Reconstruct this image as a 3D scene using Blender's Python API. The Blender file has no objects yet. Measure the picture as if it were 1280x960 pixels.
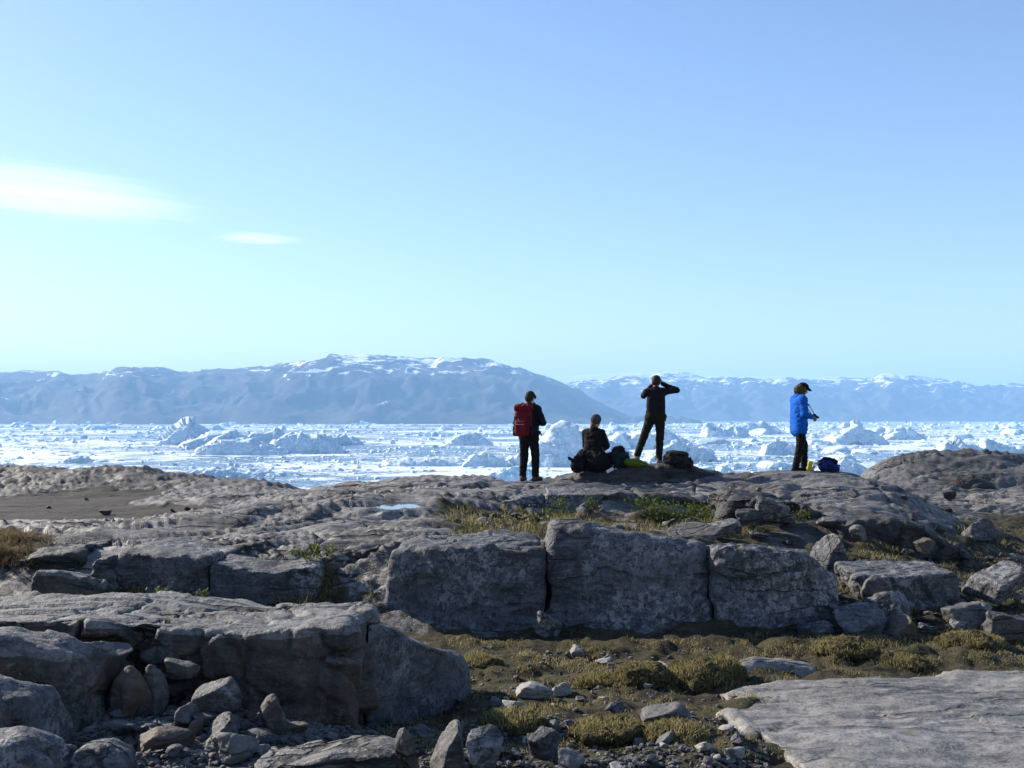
import bpy, bmesh, math, random, time
import numpy as np
from mathutils import Vector, Matrix
T0 = time.time()
R = math.radians
sc = bpy.context.scene
C = sc.collection
rng = np.random.default_rng(7)
random.seed(7)

# ------------------------------------------------------------------ camera, sky, sun, exposure
F = 1351.0          # focal length in pixels of the 1280 px wide photograph
HZ = 522.0          # row of the horizon
SEA = -40.0         # the fjord lies 40 m below the eye
cam_d = bpy.data.cameras.new('camera'); cam = bpy.data.objects.new('camera', cam_d); C.objects.link(cam)
cam_d.sensor_width = 36.0; cam_d.lens = 36.0 * F / 1280.0
cam_d.shift_y = (HZ - 480.0) / 1280.0
cam_d.clip_start = 0.1; cam_d.clip_end = 90000.0
cam.location = (0, 0, 0); cam.rotation_euler = (R(90), 0, 0)
sc.camera = cam

SUN_AZ, SUN_EL = 57.0, 29.0     # degrees left of the view direction, degrees above the horizon
sun_dir = Vector((-math.sin(R(SUN_AZ)) * math.cos(R(SUN_EL)), math.cos(R(SUN_AZ)) * math.cos(R(SUN_EL)), math.sin(R(SUN_EL))))
world = bpy.data.worlds.new('World'); sc.world = world; world.use_nodes = True
wn = world.node_tree.nodes; wl = world.node_tree.links
bg = wn['Background']
sky = wn.new('ShaderNodeTexSky'); sky.sky_type = 'NISHITA'; sky.sun_disc = False
sky.sun_elevation = R(SUN_EL); sky.sun_rotation = R(-SUN_AZ)
sky.altitude = 50; sky.air_density = 1.0; sky.dust_density = 0.22; sky.ozone_density = 3.2
hs = wn.new('ShaderNodeHueSaturation'); hs.inputs['Saturation'].default_value = 1.02   # the camera's vivid colour
wl.new(sky.outputs[0], hs.inputs['Color']); wb = wn.new('ShaderNodeMix'); wb.data_type = 'RGBA'; wb.blend_type = 'MULTIPLY'; wb.inputs[0].default_value = 1.0; wb.inputs[7].default_value = (1.05, 0.955, 0.985, 1)   # white balance
wl.new(hs.outputs[0], wb.inputs[6]); wl.new(wb.outputs[2], bg.inputs[0]); bg.inputs[1].default_value = 0.100
sun_d = bpy.data.lights.new('sun', 'SUN'); sun_d.energy = 5.0; sun_d.angle = R(0.53); sun_d.color = (1.0, 0.91, 0.78)
sun = bpy.data.objects.new('sun', sun_d); C.objects.link(sun)
sun.rotation_euler = sun_dir.to_track_quat('Z', 'Y').to_euler(); sun.location = sun_dir * 100
sc.view_settings.view_transform = 'Standard'; sc.view_settings.look = 'None'
sc.view_settings.gamma = 1.0; sc.view_settings.use_curve_mapping = False
sc.view_settings.exposure = 0.96
sc.cycles.use_denoising = True; sc.cycles.denoiser = 'OPENIMAGEDENOISE'
sc.cycles.max_bounces = 6; sc.cycles.diffuse_bounces = 2; sc.cycles.glossy_bounces = 3
sc.cycles.transparent_max_bounces = 16; sc.cycles.volume_bounces = 1
sc.cycles.volume_step_rate = 1.0
sc.cycles.sample_clamp_indirect = 6.0

# ------------------------------------------------------------------ helpers
def X(px, Y): return (px - 640.0) / F * Y
def Z(py, Y): return (HZ - py) / F * Y
def YS(py): return -SEA * F / (py - HZ)          # distance at which the sea surface shows in that row

def tag(o, label=None, cat=None, group=None, kind=None):
    if label: o['label'] = label
    if cat: o['category'] = cat
    if group: o['group'] = group
    if kind: o['kind'] = kind
    return o
def empty(name, loc=(0, 0, 0), rz=0.0):
    o = bpy.data.objects.new(name, None); C.objects.link(o); o.location = loc; o.rotation_euler = (0, 0, rz)
    o.empty_display_size = 0.2
    return o
def mesh_np(name, V, Q, mat, smooth=True, parent=None):
    V = np.ascontiguousarray(V, dtype=np.float32); Q = np.ascontiguousarray(Q, dtype=np.int32)
    k = Q.shape[1]
    me = bpy.data.meshes.new(name)
    me.vertices.add(len(V)); me.vertices.foreach_set('co', V.ravel())
    me.loops.add(Q.size); me.loops.foreach_set('vertex_index', Q.ravel())
    me.polygons.add(len(Q)); me.polygons.foreach_set('loop_start', np.arange(0, Q.size, k, dtype=np.int32))
    me.polygons.foreach_set('use_smooth', np.full(len(Q), smooth, dtype=bool))
    me.update(calc_edges=True); me.validate()
    if mat: me.materials.append(mat)
    o = bpy.data.objects.new(name, me); C.objects.link(o)
    if parent: o.parent = parent
    return o
def attr(o, name, vals):
    a = o.data.attributes.new(name, 'FLOAT', 'POINT'); a.data.foreach_set('value', np.ascontiguousarray(vals, dtype=np.float32))
def copy_tree(o, parent=None):
    c = o.copy(); C.objects.link(c); c.parent = parent
    for ch in o.children: copy_tree(ch, c)
    return c

# ---- noise in numpy
_perm = np.random.default_rng(3).permutation(4096).astype(np.int32)
def _h(i, j, k, s): return _perm[(_perm[(_perm[(i + s * 131) & 4095] + j) & 4095] + k) & 4095]
_g3 = np.random.default_rng(5).normal(size=(4096, 3)); _g3 /= np.linalg.norm(_g3, axis=1)[:, None]; _g3 = (_g3 * 1.6).astype(np.float32)
def pn(x, y, z, s=0):
    xi = np.floor(x).astype(np.int32); yi = np.floor(y).astype(np.int32); zi = np.floor(z).astype(np.int32)
    fx = (x - xi).astype(np.float32); fy = (y - yi).astype(np.float32); fz = (z - zi).astype(np.float32)
    u = fx * fx * fx * (fx * (fx * 6 - 15) + 10); v = fy * fy * fy * (fy * (fy * 6 - 15) + 10); w = fz * fz * fz * (fz * (fz * 6 - 15) + 10)
    def g(a, b, c):
        G = _g3[_h(xi + a, yi + b, zi + c, s)]
        return G[..., 0] * (fx - a) + G[..., 1] * (fy - b) + G[..., 2] * (fz - c)
    def lx(b, c): p = g(0, b, c); return p + u * (g(1, b, c) - p)
    a0 = lx(0, 0); a0 = a0 + v * (lx(1, 0) - a0)
    a1 = lx(0, 1); a1 = a1 + v * (lx(1, 1) - a1)
    return a0 + w * (a1 - a0)
_g2 = np.random.default_rng(6).normal(size=(4096, 2)); _g2 /= np.linalg.norm(_g2, axis=1)[:, None]; _g2 = (_g2 * 1.4).astype(np.float32)
def pn2(x, y, s=0):
    xi = np.floor(x).astype(np.int32); yi = np.floor(y).astype(np.int32)
    fx = (x - xi).astype(np.float32); fy = (y - yi).astype(np.float32)
    u = fx * fx * fx * (fx * (fx * 6 - 15) + 10); v = fy * fy * fy * (fy * (fy * 6 - 15) + 10)
    def g(a, b):
        G = _g2[_perm[(_perm[(xi + a + s * 131) & 4095] + yi + b) & 4095]]
        return G[..., 0] * (fx - a) + G[..., 1] * (fy - b)
    p = g(0, 0); p = p + u * (g(1, 0) - p); q = g(0, 1); q = q + u * (g(1, 1) - q)
    return p + v * (q - p)
def fbm2(x, y, o=4, s=0, gain=0.5):
    r = 0; a = 1.0
    for k in range(o):
        r = r + a * pn2(x, y, s + k); x = x * 2.03 + 5.1; y = y * 2.03 + 1.7; a *= gain
    return r
def fbm3(P, sc_, o=4, s=0, gain=0.5):
    x, y, z = P[..., 0] * sc_, P[..., 1] * sc_, P[..., 2] * sc_
    r = 0; a = 1.0
    for k in range(o):
        r = r + a * pn(x, y, z, s + k); x = x * 2.03 + 5.1; y = y * 2.03 + 1.7; z = z * 2.03 + 9.2; a *= gain
    return r
_cr = np.random.default_rng(11).random((4096, 3)).astype(np.float32)
_cd = np.random.default_rng(12).normal(size=(4096, 4)).astype(np.float32); _cd[:, :3] /= np.linalg.norm(_cd[:, :3], axis=1)[:, None]
def cells(P, size, s=0):
    """cell noise: per-cell tilted plane value (facets) and distance to the cell border (joints)"""
    q = (P / size).astype(np.float32); b = np.floor(q).astype(np.int32)
    best = np.full(len(P), 1e9, np.float32); sec = best.copy(); val = np.zeros(len(P), np.float32)
    for i in (-1, 0, 1):
        for j in (-1, 0, 1):
            for k in (-1, 0, 1):
                h = _h(b[:, 0] + i, b[:, 1] + j, b[:, 2] + k, s)
                c = (b + np.array([i, j, k], np.int32)).astype(np.float32) + _cr[h]
                d = (q - c).astype(np.float32); dd = (d * d).sum(1)
                m = dd < best
                sec = np.where(m, best, np.minimum(sec, dd)); best = np.where(m, dd, best)
                val = np.where(m, (d * _cd[h, :3]).sum(1) * 0.8 + _cd[h, 3] * 0.35, val)
    return val * size, (np.sqrt(sec) - np.sqrt(best)) * size

# ---- signed distance fields turned into meshes (surface nets)
def smin(a, b, k):
    h = np.clip(0.5 + 0.5 * (b - a) / k, 0, 1); return b + (a - b) * h - k * h * (1 - h)
def smax(a, b, k): return -smin(-a, -b, k)
def nets(Fv, org, h):
    neg = Fv < 0
    n = [s - 1 for s in Fv.shape]
    def c(i, j, k, A=Fv): return A[i:i + n[0], j:j + n[1], k:k + n[2]]
    cnt = np.zeros(n, np.int8)
    for i in (0, 1):
        for j in (0, 1):
            for k in (0, 1): cnt += c(i, j, k, neg)
    act = (cnt > 0) & (cnt < 8)
    I = np.argwhere(act); idx = -np.ones(n, np.int64); idx[act] = np.arange(len(I))
    acc = np.zeros((len(I), 3)); w = np.zeros(len(I))
    a0, a1, a2 = I[:, 0], I[:, 1], I[:, 2]
    for ax in range(3):
        for u in (0, 1):
            for v in (0, 1):
                o0 = [0, 0, 0]; o0[(ax + 1) % 3] = u; o0[(ax + 2) % 3] = v
                o1 = list(o0); o1[ax] = 1
                f0 = Fv[a0 + o0[0], a1 + o0[1], a2 + o0[2]]; f1 = Fv[a0 + o1[0], a1 + o1[1], a2 + o1[2]]
                m = (f0 < 0) != (f1 < 0)
                t = np.where(m, f0 / np.where(m, f0 - f1, 1), 0)
                p = np.array(o0, float)[None].repeat(len(I), 0); p[:, ax] = t
                acc += p * m[:, None]; w += m
    V = (I + acc / w[:, None]) * h + np.array(org)
    Qs = []
    for ax in range(3):
        s0 = [slice(1, -1)] * 3; s1 = [slice(1, -1)] * 3
        s0[ax] = slice(0, -1); s1[ax] = slice(1, None)
        A = neg[tuple(s0)]; B = neg[tuple(s1)]
        E = np.argwhere(A != B)
        if not len(E): continue
        off = np.ones(3, int); off[ax] = 0
        G = E + off
        sgn = neg[tuple(G.T)]
        u = np.zeros(3, int); v = np.zeros(3, int); u[(ax + 1) % 3] = 1; v[(ax + 2) % 3] = 1
        q = np.stack([idx[tuple((G - u - v).T)], idx[tuple((G - v).T)], idx[tuple(G.T)], idx[tuple((G - u).T)]], 1)
        q[~sgn] = q[~sgn][:, ::-1]
        Qs.append(q)
    Q = np.concatenate(Qs)
    return V, Q[(Q >= 0).all(1)]
def field(lo, hi, h):
    lo = np.array(lo, float); hi = np.array(hi, float)
    n = np.ceil((hi - lo) / h).astype(int) + 1
    ax = [lo[i] + h * np.arange(n[i]) for i in range(3)]
    return np.meshgrid(*ax, indexing='ij', sparse=True), tuple(n), lo
def sdf_obj(name, fn, lo, hi, h, mat, detail=None, band=None, parent=None, offset=(0, 0, 0), smooth=True):
    """mesh of fn(x,y,z)<0; detail(P) -> extra distance, only near the surface"""
    (x, y, z), n, org = field(lo, hi, h)
    Fv = np.broadcast_to(fn(x, y, z), n).astype(np.float32).copy()
    Fv[0], Fv[-1] = 9, 9; Fv[:, 0], Fv[:, -1] = 9, 9; Fv[:, :, 0], Fv[:, :, -1] = 9, 9
    V, Q = nets(Fv, org, h)
    if detail:
        G = np.cross(V[Q[:, 2]] - V[Q[:, 0]], V[Q[:, 3]] - V[Q[:, 1]])
        N = np.stack([np.bincount(Q.ravel(), np.repeat(G[:, c], 4), len(V)) for c in range(3)], 1)
        N /= np.linalg.norm(N, axis=1)[:, None] + 1e-9
        V = V - N * detail(V.astype(np.float32), N)[:, None]
    return mesh_np(name, V - np.array(offset), Q, mat, smooth, parent)

# ------------------------------------------------------------------ materials
def new_mat(name):
    m = bpy.data.materials.new(name); m.use_nodes = True
    nt = m.node_tree; return m, nt, nt.nodes['Principled BSDF']
class NT:
    def __init__(s, nt): s.nt = nt
    def n(s, t, **k):
        o = s.nt.nodes.new(t)
        for a, v in k.items(): setattr(o, a, v)
        return o
    def L(s, a, b): s.nt.links.new(a, b)
    def pos(s, scale=(1, 1, 1), rot=(0, 0, 0), obj=False):
        if obj: src = s.n('ShaderNodeTexCoord').outputs['Object']
        else: src = s.n('ShaderNodeNewGeometry').outputs['Position']
        mp = s.n('ShaderNodeMapping'); mp.inputs['Scale'].default_value = scale; mp.inputs['Rotation'].default_value = rot
        s.L(src, mp.inputs[0]); return mp.outputs[0]
    def noise(s, vec, scale, detail=4, rough=0.55, dist=0.0):
        t = s.n('ShaderNodeTexNoise'); t.inputs['Scale'].default_value = scale; t.inputs['Detail'].default_value = detail
        t.inputs['Roughness'].default_value = rough; t.inputs['Distortion'].default_value = dist
        s.L(vec, t.inputs['Vector']); return t.outputs['Fac']
    def vor(s, vec, scale, feature='F1', out='Distance', rnd=1.0):
        t = s.n('ShaderNodeTexVoronoi', feature=feature); t.inputs['Scale'].default_value = scale; t.inputs['Randomness'].default_value = rnd
        s.L(vec, t.inputs['Vector']); return t.outputs[out]
    def ramp(s, fac, a, b, va=0.0, vb=1.0):
        m = s.n('ShaderNodeMapRange'); m.interpolation_type = 'SMOOTHSTEP'
        m.inputs['From Min'].default_value = a; m.inputs['From Max'].default_value = b
        m.inputs['To Min'].default_value = va; m.inputs['To Max'].default_value = vb
        s.L(fac, m.inputs['Value']); return m.outputs['Result']
    def math(s, op, a, b=None):
        m = s.n('ShaderNodeMath', operation=op)
        for i, v in enumerate((a, b)):
            if v is None: continue
            if isinstance(v, (int, float)): m.inputs[i].default_value = v
            else: s.L(v, m.inputs[i])
        return m.outputs[0]
    def mix(s, fac, a, b):
        m = s.n('ShaderNodeMix', data_type='RGBA')
        for i, v in ((0, fac), (6, a), (7, b)):
            if isinstance(v, (int, float)): m.inputs[i].default_value = v
            elif isinstance(v, tuple): m.inputs[i].default_value = (*v, 1)
            else: s.L(v, m.inputs[i])
        return m.outputs[2]
    def bump(s, h, dist, strength=1.0, prev=None):
        b = s.n('ShaderNodeBump'); b.inputs['Distance'].default_value = dist; b.inputs['Strength'].default_value = strength
        s.L(h, b.inputs['Height'])
        if prev is not None: s.L(prev, b.inputs['Normal'])
        return b.outputs[0]
    def attr(s, name):
        a = s.n('ShaderNodeAttribute'); a.attribute_name = name; return a.outputs['Fac']

def rock_nodes(t, light=(0.19, 0.187, 0.18), dark=(0.085, 0.084, 0.082), black=0.5, pale=0.5, rust=0.0, sc_=1.0, streak=0.0, lump=0.8, mottle=0.0, crk=1.0, crs=1.0):
    p = t.pos((sc_,) * 3)
    ps = t.pos((0.30 * sc_, 1.3 * sc_, 3.0 * sc_), (R(6), R(-9), R(24)))   # gneiss banding
    n1 = t.noise(p, 1.1, 6, 0.6); n2 = t.noise(p, 7.0, 5, 0.65); n3 = t.noise(p, 42.0, 3, 0.6)
    band = t.noise(ps, 6.0, 6, 0.65, 0.6)
    c = t.mix(t.ramp(n1, 0.35, 0.65), dark, light)
    c = t.mix(t.math('MULTIPLY', t.ramp(band, 0.45, 0.60), 0.6), c, tuple(min(1, v * 1.35) for v in light))
    c = t.mix(t.math('MULTIPLY', t.ramp(n2, 0.50, 0.66), 0.6), c, tuple(v * 0.5 for v in dark))
    c = t.mix(t.math('MULTIPLY', t.ramp(n3, 0.50, 0.72), 0.5), c, tuple(v * 1.5 for v in light))
    if rust > 0:
        r = t.ramp(t.noise(p, 1.7, 5, 0.6, 0.4), 0.62 - 0.25 * rust, 0.80 - 0.2 * rust)
        c = t.mix(t.math('MULTIPLY', r, 0.8), c, t.mix(n2, (0.050, 0.032, 0.020), (0.125, 0.080, 0.050)))
    # crustose lichens: ragged black and pale grey patches of many sizes
    w = t.noise(p, 2.2, 4, 0.6)
    if black > 0:
        for s_, lo, amt in ((3.4, 0.55, 0.8), (15.0, 0.57, 0.8)):
            bl = t.math('MULTIPLY', t.ramp(t.noise(p, s_, 6, 0.72, 0.4), lo, lo + 0.05), t.ramp(w, 0.58 - 0.3 * black, 0.74 - 0.3 * black))
            c = t.mix(t.math('MULTIPLY', bl, amt * min(1, 0.35 + black)), c, (0.020, 0.020, 0.021))
    if pale > 0:
        p2 = t.pos((sc_,) * 3, (0.3, 0.2, 0.7)); w2 = t.noise(p2, 1.4, 4, 0.6)
        for s_, lo, amt in ((8.0, 0.60, 0.7), (40.0, 0.61, 0.8)):
            pl = t.math('MULTIPLY', t.ramp(t.noise(p2, s_, 5, 0.7, 0.3), lo, lo + 0.05), t.ramp(w2, 0.40, 0.58))
            c = t.mix(t.math('MULTIPLY', pl, amt * pale), c, (0.34, 0.36, 0.36))
    if mottle > 0:
        pm = t.pos((sc_,) * 3, (0.9, 0.1, 0.4)); mk = t.ramp(t.noise(pm, 0.8, 5, 0.65, 0.5), 0.42, 0.60)
        mt_ = t.math('MULTIPLY', t.ramp(t.noise(pm, 13.0, 6, 0.75, 0.6), 0.47, 0.56), mk)
        c = t.mix(t.math('MULTIPLY', mt_, mottle), c, (0.24, 0.243, 0.25))
        md = t.ramp(t.noise(pm, 19.0, 5, 0.75, 0.4), 0.53, 0.60)
        c = t.mix(t.math('MULTIPLY', md, mottle * 0.9), c, (0.024, 0.024, 0.026))
    if streak > 0:
        pv = t.pos((5.5 * sc_, 5.5 * sc_, 0.45 * sc_))
        s_ = t.ramp(t.noise(pv, 1.3, 4, 0.6), 0.50, 0.70)
        c = t.mix(t.math('MULTIPLY', s_, streak), c, (0.028, 0.027, 0.026))
    rg_ = t.math('ABSOLUTE', t.math('SUBTRACT', t.noise(p, 4.5, 7, 0.7, 0.2), 0.5))
    h = t.math('ADD', t.math('MULTIPLY', n2, lump), t.math('MULTIPLY', n3, 0.30))
    h = t.math('ADD', h, t.math('MULTIPLY', rg_, 0.9))
    h = t.math('ADD', h, t.math('MULTIPLY', band, 0.7))
    if crk > 0:
        # open joints and seams: long straight runs in two directions, filled with black dirt
        pc_ = t.pos((sc_,) * 3); nz_ = t.n('ShaderNodeTexNoise'); nz_.inputs['Scale'].default_value = 2.5; nz_.inputs['Detail'].default_value = 4; t.L(pc_, nz_.inputs['Vector'])
        wp = t.n('ShaderNodeVectorMath', operation='MULTIPLY_ADD'); t.L(nz_.outputs['Color'], wp.inputs[0]); wp.inputs[1].default_value = (0.16, 0.16, 0.16); t.L(pc_, wp.inputs[2])
        gate = t.noise(pc_, 0.7, 3, 0.55)
        for rot, scl, sz, wd, lo in (((R(5), R(-6), R(24)), (0.32, 1.25, 1.6), 0.9, 0.030, 0.44), ((R(-8), R(4), R(20)), (0.30, 1.5, 2.2), 2.6, 0.045, 0.50)):
            mp = t.n('ShaderNodeMapping'); mp.inputs['Rotation'].default_value = rot; mp.inputs['Scale'].default_value = tuple(v * crs for v in scl); t.L(wp.outputs[0], mp.inputs[0])
            e = t.vor(mp.outputs[0], sz, 'DISTANCE_TO_EDGE')
            cr = t.math('MULTIPLY', t.ramp(e, wd, wd * 0.25), t.ramp(gate, lo, lo + 0.06))
            c = t.mix(t.math('MULTIPLY', cr, 0.92 * crk), c, (0.012, 0.011, 0.010))
            h = t.math('SUBTRACT', h, t.math('MULTIPLY', cr, 0.8))
    return c, h
def rock_mat(name, bumpd=0.035, rough=0.72, polished=None, **k):  # polished: colours of the upper skin, real polish plus painted sunlit paleness
    m, nt, b = new_mat(name); t = NT(nt)
    c, h = rock_nodes(t, **k)
    if polished:       # polished top painted extra pale, sunlit contrast added in colour; brown broken rock elsewhere
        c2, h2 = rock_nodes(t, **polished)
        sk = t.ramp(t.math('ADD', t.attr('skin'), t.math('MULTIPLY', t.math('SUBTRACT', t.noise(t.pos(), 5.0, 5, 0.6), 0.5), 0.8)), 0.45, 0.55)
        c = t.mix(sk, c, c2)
    t.L(c, b.inputs['Base Color']); b.inputs['Roughness'].default_value = rough
    b.inputs['Specular IOR Level'].default_value = 0.4
    t.L(t.bump(h, bumpd), b.inputs['Normal'])
    return m
def plain(name, col, rough=0.7, var=0.25, scale=20, bumpd=0.004, metal=0.0, sheen=0.0, spec=0.15):
    m, nt, b = new_mat(name); t = NT(nt); b.inputs['Specular IOR Level'].default_value = spec
    p = t.pos(obj=True); n = t.noise(p, scale, 4, 0.6)
    c = t.mix(t.ramp(n, 0.3, 0.7), tuple(v * (1 - var) for v in col), tuple(min(1, v * (1 + var)) for v in col))
    t.L(c, b.inputs['Base Color']); b.inputs['Roughness'].default_value = rough; b.inputs['Metallic'].default_value = metal
    if sheen: b.inputs['Sheen Weight'].default_value = sheen
    if bumpd: t.L(t.bump(n, bumpd), b.inputs['Normal'])
    return m

M = {}
M['rock_wall'] = rock_mat('lichened gneiss', crk=0.5, black=0.5, pale=0.5, light=(0.088, 0.091, 0.098), dark=(0.032, 0.034, 0.038), streak=0.45, mottle=1.0)
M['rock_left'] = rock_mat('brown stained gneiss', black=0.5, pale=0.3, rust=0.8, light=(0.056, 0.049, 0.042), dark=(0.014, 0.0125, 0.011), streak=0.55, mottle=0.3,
                          polished=dict(black=0.5, pale=0.4, light=(0.15, 0.146, 0.139), dark=(0.055, 0.053, 0.051), mottle=0.4))  # upper surface: polished grey rock, plus painted brightness of a sunlit top
M['rock_slab'] = rock_mat('pale polished gneiss', black=0.55, pale=0.5, mottle=0.45, lump=0.2, crk=0.4, crs=0.6, light=(0.205, 0.192, 0.17), dark=(0.075, 0.070, 0.063), bumpd=0.02, rough=0.6)
M['rock_dark'] = rock_mat('dark weathered rock', black=0.8, pale=0.2, light=(0.046, 0.044, 0.042), dark=(0.019, 0.018, 0.018))
M['stone'] = rock_mat('loose grey stone', black=0.4, pale=0.35, light=(0.10, 0.098, 0.094), dark=(0.034, 0.033, 0.032), crk=0.5, bumpd=0.02)
M['stone_brown'] = rock_mat('loose brown stone', crk=0.5, black=0.2, pale=0.2, rust=0.8, light=(0.09, 0.08, 0.068), dark=(0.038, 0.033, 0.028), bumpd=0.02)
M['stone_pale'] = rock_mat('pale stone', crk=0.3, black=0.1, pale=0.3, light=(0.25, 0.24, 0.22), dark=(0.15, 0.143, 0.13), bumpd=0.015)
# ------------------------------------------------------------------ the ground: one sheet of bedrock from the eye down to the fjord
COLS = {  # column of the photograph: (distance, height under the eye) from near to far
 0:    [(-9,-1.6),(2,-1.62),(5.4,-1.78),(6.6,-1.8),(8.4,-1.95),(11.0,-1.86),(11.7,-1.5),(15,-1.54),(17,-1.85),(21,-2.32),(25,-2.45),(38,-2.52),(41,-2.46),(45,-2.17),(50,-2.7)],
 160:  [(-9,-1.6),(2,-1.62),(5.4,-1.76),(6.6,-1.78),(8.4,-1.95),(11.0,-1.88),(11.7,-1.5),(15.5,-1.50),(18,-1.85),(22,-2.32),(26,-2.42),(36,-2.45),(39,-2.3),(43,-2.0),(48,-2.6)],
 320:  [(-9,-1.6),(2,-1.65),(5.4,-1.82),(6.6,-1.85),(8.4,-2.0),(11.0,-1.92),(11.7,-1.47),(14,-1.44),(17.5,-1.37),(20,-1.75),(25,-2.2),(30,-2.2),(36,-2.06),(41,-2.7)],
 420:  [(-9,-1.6),(2,-1.65),(5.4,-1.86),(7,-1.98),(10.9,-1.98),(11.8,-1.46),(14,-1.42),(18,-1.31),(22,-1.42),(24,-1.65),(28,-1.84),(33,-2.4)],
 520:  [(-9,-1.6),(2,-1.65),(5.4,-1.90),(7,-2.02),(10.5,-2.08),(11.8,-1.42),(14,-1.36),(16,-1.30),(20.5,-1.22),(22,-1.32),(27,-2.2)],
 600:  [(-9,-1.6),(2,-1.65),(5.4,-1.92),(7,-2.03),(10.5,-2.08),(11.9,-1.45),(14,-1.46),(16.6,-1.56),(17.4,-1.33),(17.9,-1.30),(21,-1.23),(23,-1.6),(27,-2.3)],
 660:  [(-9,-1.6),(2,-1.65),(5.4,-1.92),(7,-2.04),(10.5,-2.08),(12,-1.5),(14,-1.52),(17,-1.68),(17.8,-1.31),(19,-1.28),(21,-1.25),(22.5,-1.4),(27,-2.3)],
 740:  [(-9,-1.6),(2,-1.65),(5.4,-1.92),(7,-2.05),(10.5,-2.08),(12,-1.5),(14,-1.52),(17,-1.7),(17.9,-1.28),(20,-1.33),(20.9,-1.12),(21.3,-1.05),(22.5,-1.2),(27,-2.2)],
 830:  [(-9,-1.6),(2,-1.65),(5.4,-1.92),(7,-2.05),(10.5,-2.08),(12,-1.5),(14,-1.52),(17,-1.72),(17.9,-1.30),(20.3,-1.36),(20.9,-1.08),(21.5,-0.95),(23,-1.2),(27,-2.2)],
 905:  [(-9,-1.6),(2,-1.65),(5.4,-1.92),(7,-2.05),(10.5,-2.08),(12,-1.55),(14,-1.55),(17,-1.65),(18,-1.38),(20.5,-1.28),(21.5,-1.2),(23,-1.5),(27,-2.3)],
 1000: [(-9,-1.6),(2,-1.85),(5.4,-2.07),(7,-2.09),(10.5,-2.08),(12,-1.9),(13,-1.75),(14,-1.63),(15.5,-1.5),(17,-1.3),(19,-1.15),(21,-1.04),(22.5,-1.3),(27,-2.2)],
 1100: [(-9,-1.6),(2,-1.85),(5.4,-2.07),(7,-2.09),(10.5,-2.08),(12,-2.0),(13.5,-1.85),(14.5,-1.70),(15.5,-1.52),(17,-1.27),(18.5,-1.09),(20,-1.3),(24,-2.2),(30,-2.0),(34,-1.42),(37,-1.7)],
 1150: [(-9,-1.7),(2,-1.85),(5.4,-2.08),(7,-2.10),(10.5,-2.10),(12,-2.05),(14,-1.92),(15.5,-1.77),(17,-1.5),(18,-1.35),(19.5,-1.6),(24,-2.3),(29,-2.0),(34,-1.16),(38,-1.6)],
 1200: [(-9,-1.7),(2,-1.85),(5.4,-2.08),(7,-2.10),(10.5,-2.12),(13,-2.1),(15,-2.0),(17,-1.82),(18,-1.77),(20,-2.1),(25,-2.28),(29,-1.95),(32,-1.6),(35,-1.10),(39,-1.5)],
 1280: [(-9,-1.7),(2,-1.85),(5.4,-2.08),(7,-2.10),(10.5,-2.15),(13,-2.2),(17,-2.25),(21,-2.3),(25,-2.25),(29,-2.0),(33,-1.6),(36,-1.38),(40,-1.8)],
}
COLS[-700] = COLS[0]; COLS[2000] = COLS[1280]
FALL = [(14, -4.5), (30, -11), (70, -25), (150, -44), (700, -60)]    # beyond the last crest the rock drops into the fjord
tg = np.concatenate([np.linspace(-1.0, -0.5, 40, endpoint=False), np.linspace(-0.5, 0.5, 620, endpoint=False), np.linspace(0.5, 1.0, 41)])
yg = np.concatenate([np.linspace(-6, 3.6, 24, endpoint=False), 3.6 * (52 / 3.6) ** (np.linspace(0, 1, 480, endpoint=False)), 52 * (760 / 52) ** np.linspace(0, 1, 40)])
cp = np.array(sorted(COLS)); prof = []
for k in cp:
    a = COLS[k]; last = a[-1]
    a = a + [(last[0] + d, min(z, last[1] - 1)) for d, z in FALL]
    prof.append(np.interp(yg, [p[0] for p in a], [p[1] for p in a]))
prof = np.array(prof)                       # columns x rows
pxg = 640 + F * tg
base = np.empty((len(tg), len(yg)))
for j in range(len(yg)):
    base[:, j] = np.interp(pxg, cp, prof[:, j])
def blur(A, n, ax):
    k = np.hanning(2 * n + 3)[1:-1]; k /= k.sum()
    P = np.pad(A, [(n, n) if i == ax else (0, 0) for i in range(2)], mode='edge')
    return sum(k[i] * np.take(P, range(i, i + A.shape[ax]), axis=ax) for i in range(2 * n + 1))
base = blur(blur(base, 16, 0), 3, 1)
YY = np.broadcast_to(yg[None, :], base.shape)
XX = tg[:, None] * np.maximum(YY, 3.6)
PXX = 640 + F * XX / np.maximum(YY, 3.6)
def box(v, a, b, s): return 1 / (1 + np.exp(-(v - a) / s)) * 1 / (1 + np.exp((v - b) / s))
# where the ground is soil, moss and grass rather than bare rock
floor_m = box(PXX, 470, 1330, 40) * box(YY, 5.0, 10.9, .4)
right_m = box(PXX, 1050, 1500, 40) * box(YY, 10.5, 15.5, .6)
valley_m = box(PXX, 1190, 1500, 30) * box(YY, 15, 26, 1.0)
trough_m = box(PXX, 560, 960, 30) * box(YY, 12.2, 17.2, .3)
pw = fbm2(XX * 0.25, YY * 0.25, 4, 25)
peat_m = box(PXX + 110 * pw + (YY - 27) * 7, -2000, 262, 9) * box(YY + 2.5 * pw, 20.0, 34.5, .4)
left_m = box(PXX, -300, 430, 20) * box(YY, 8.3, 11.1, .3) + box(PXX, -300, 60, 15) * box(YY, 11.6, 13.5, .3)
n_big = fbm2(XX * 0.45, YY * 0.45, 5, 20)
n_mid = fbm2(XX * 1.3, YY * 1.3, 4, 40)
moss = np.clip(floor_m * 0.95 + right_m * 0.75 + valley_m * 0.7 + trough_m * 0.75 + left_m * .9, 0, 1)
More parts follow.
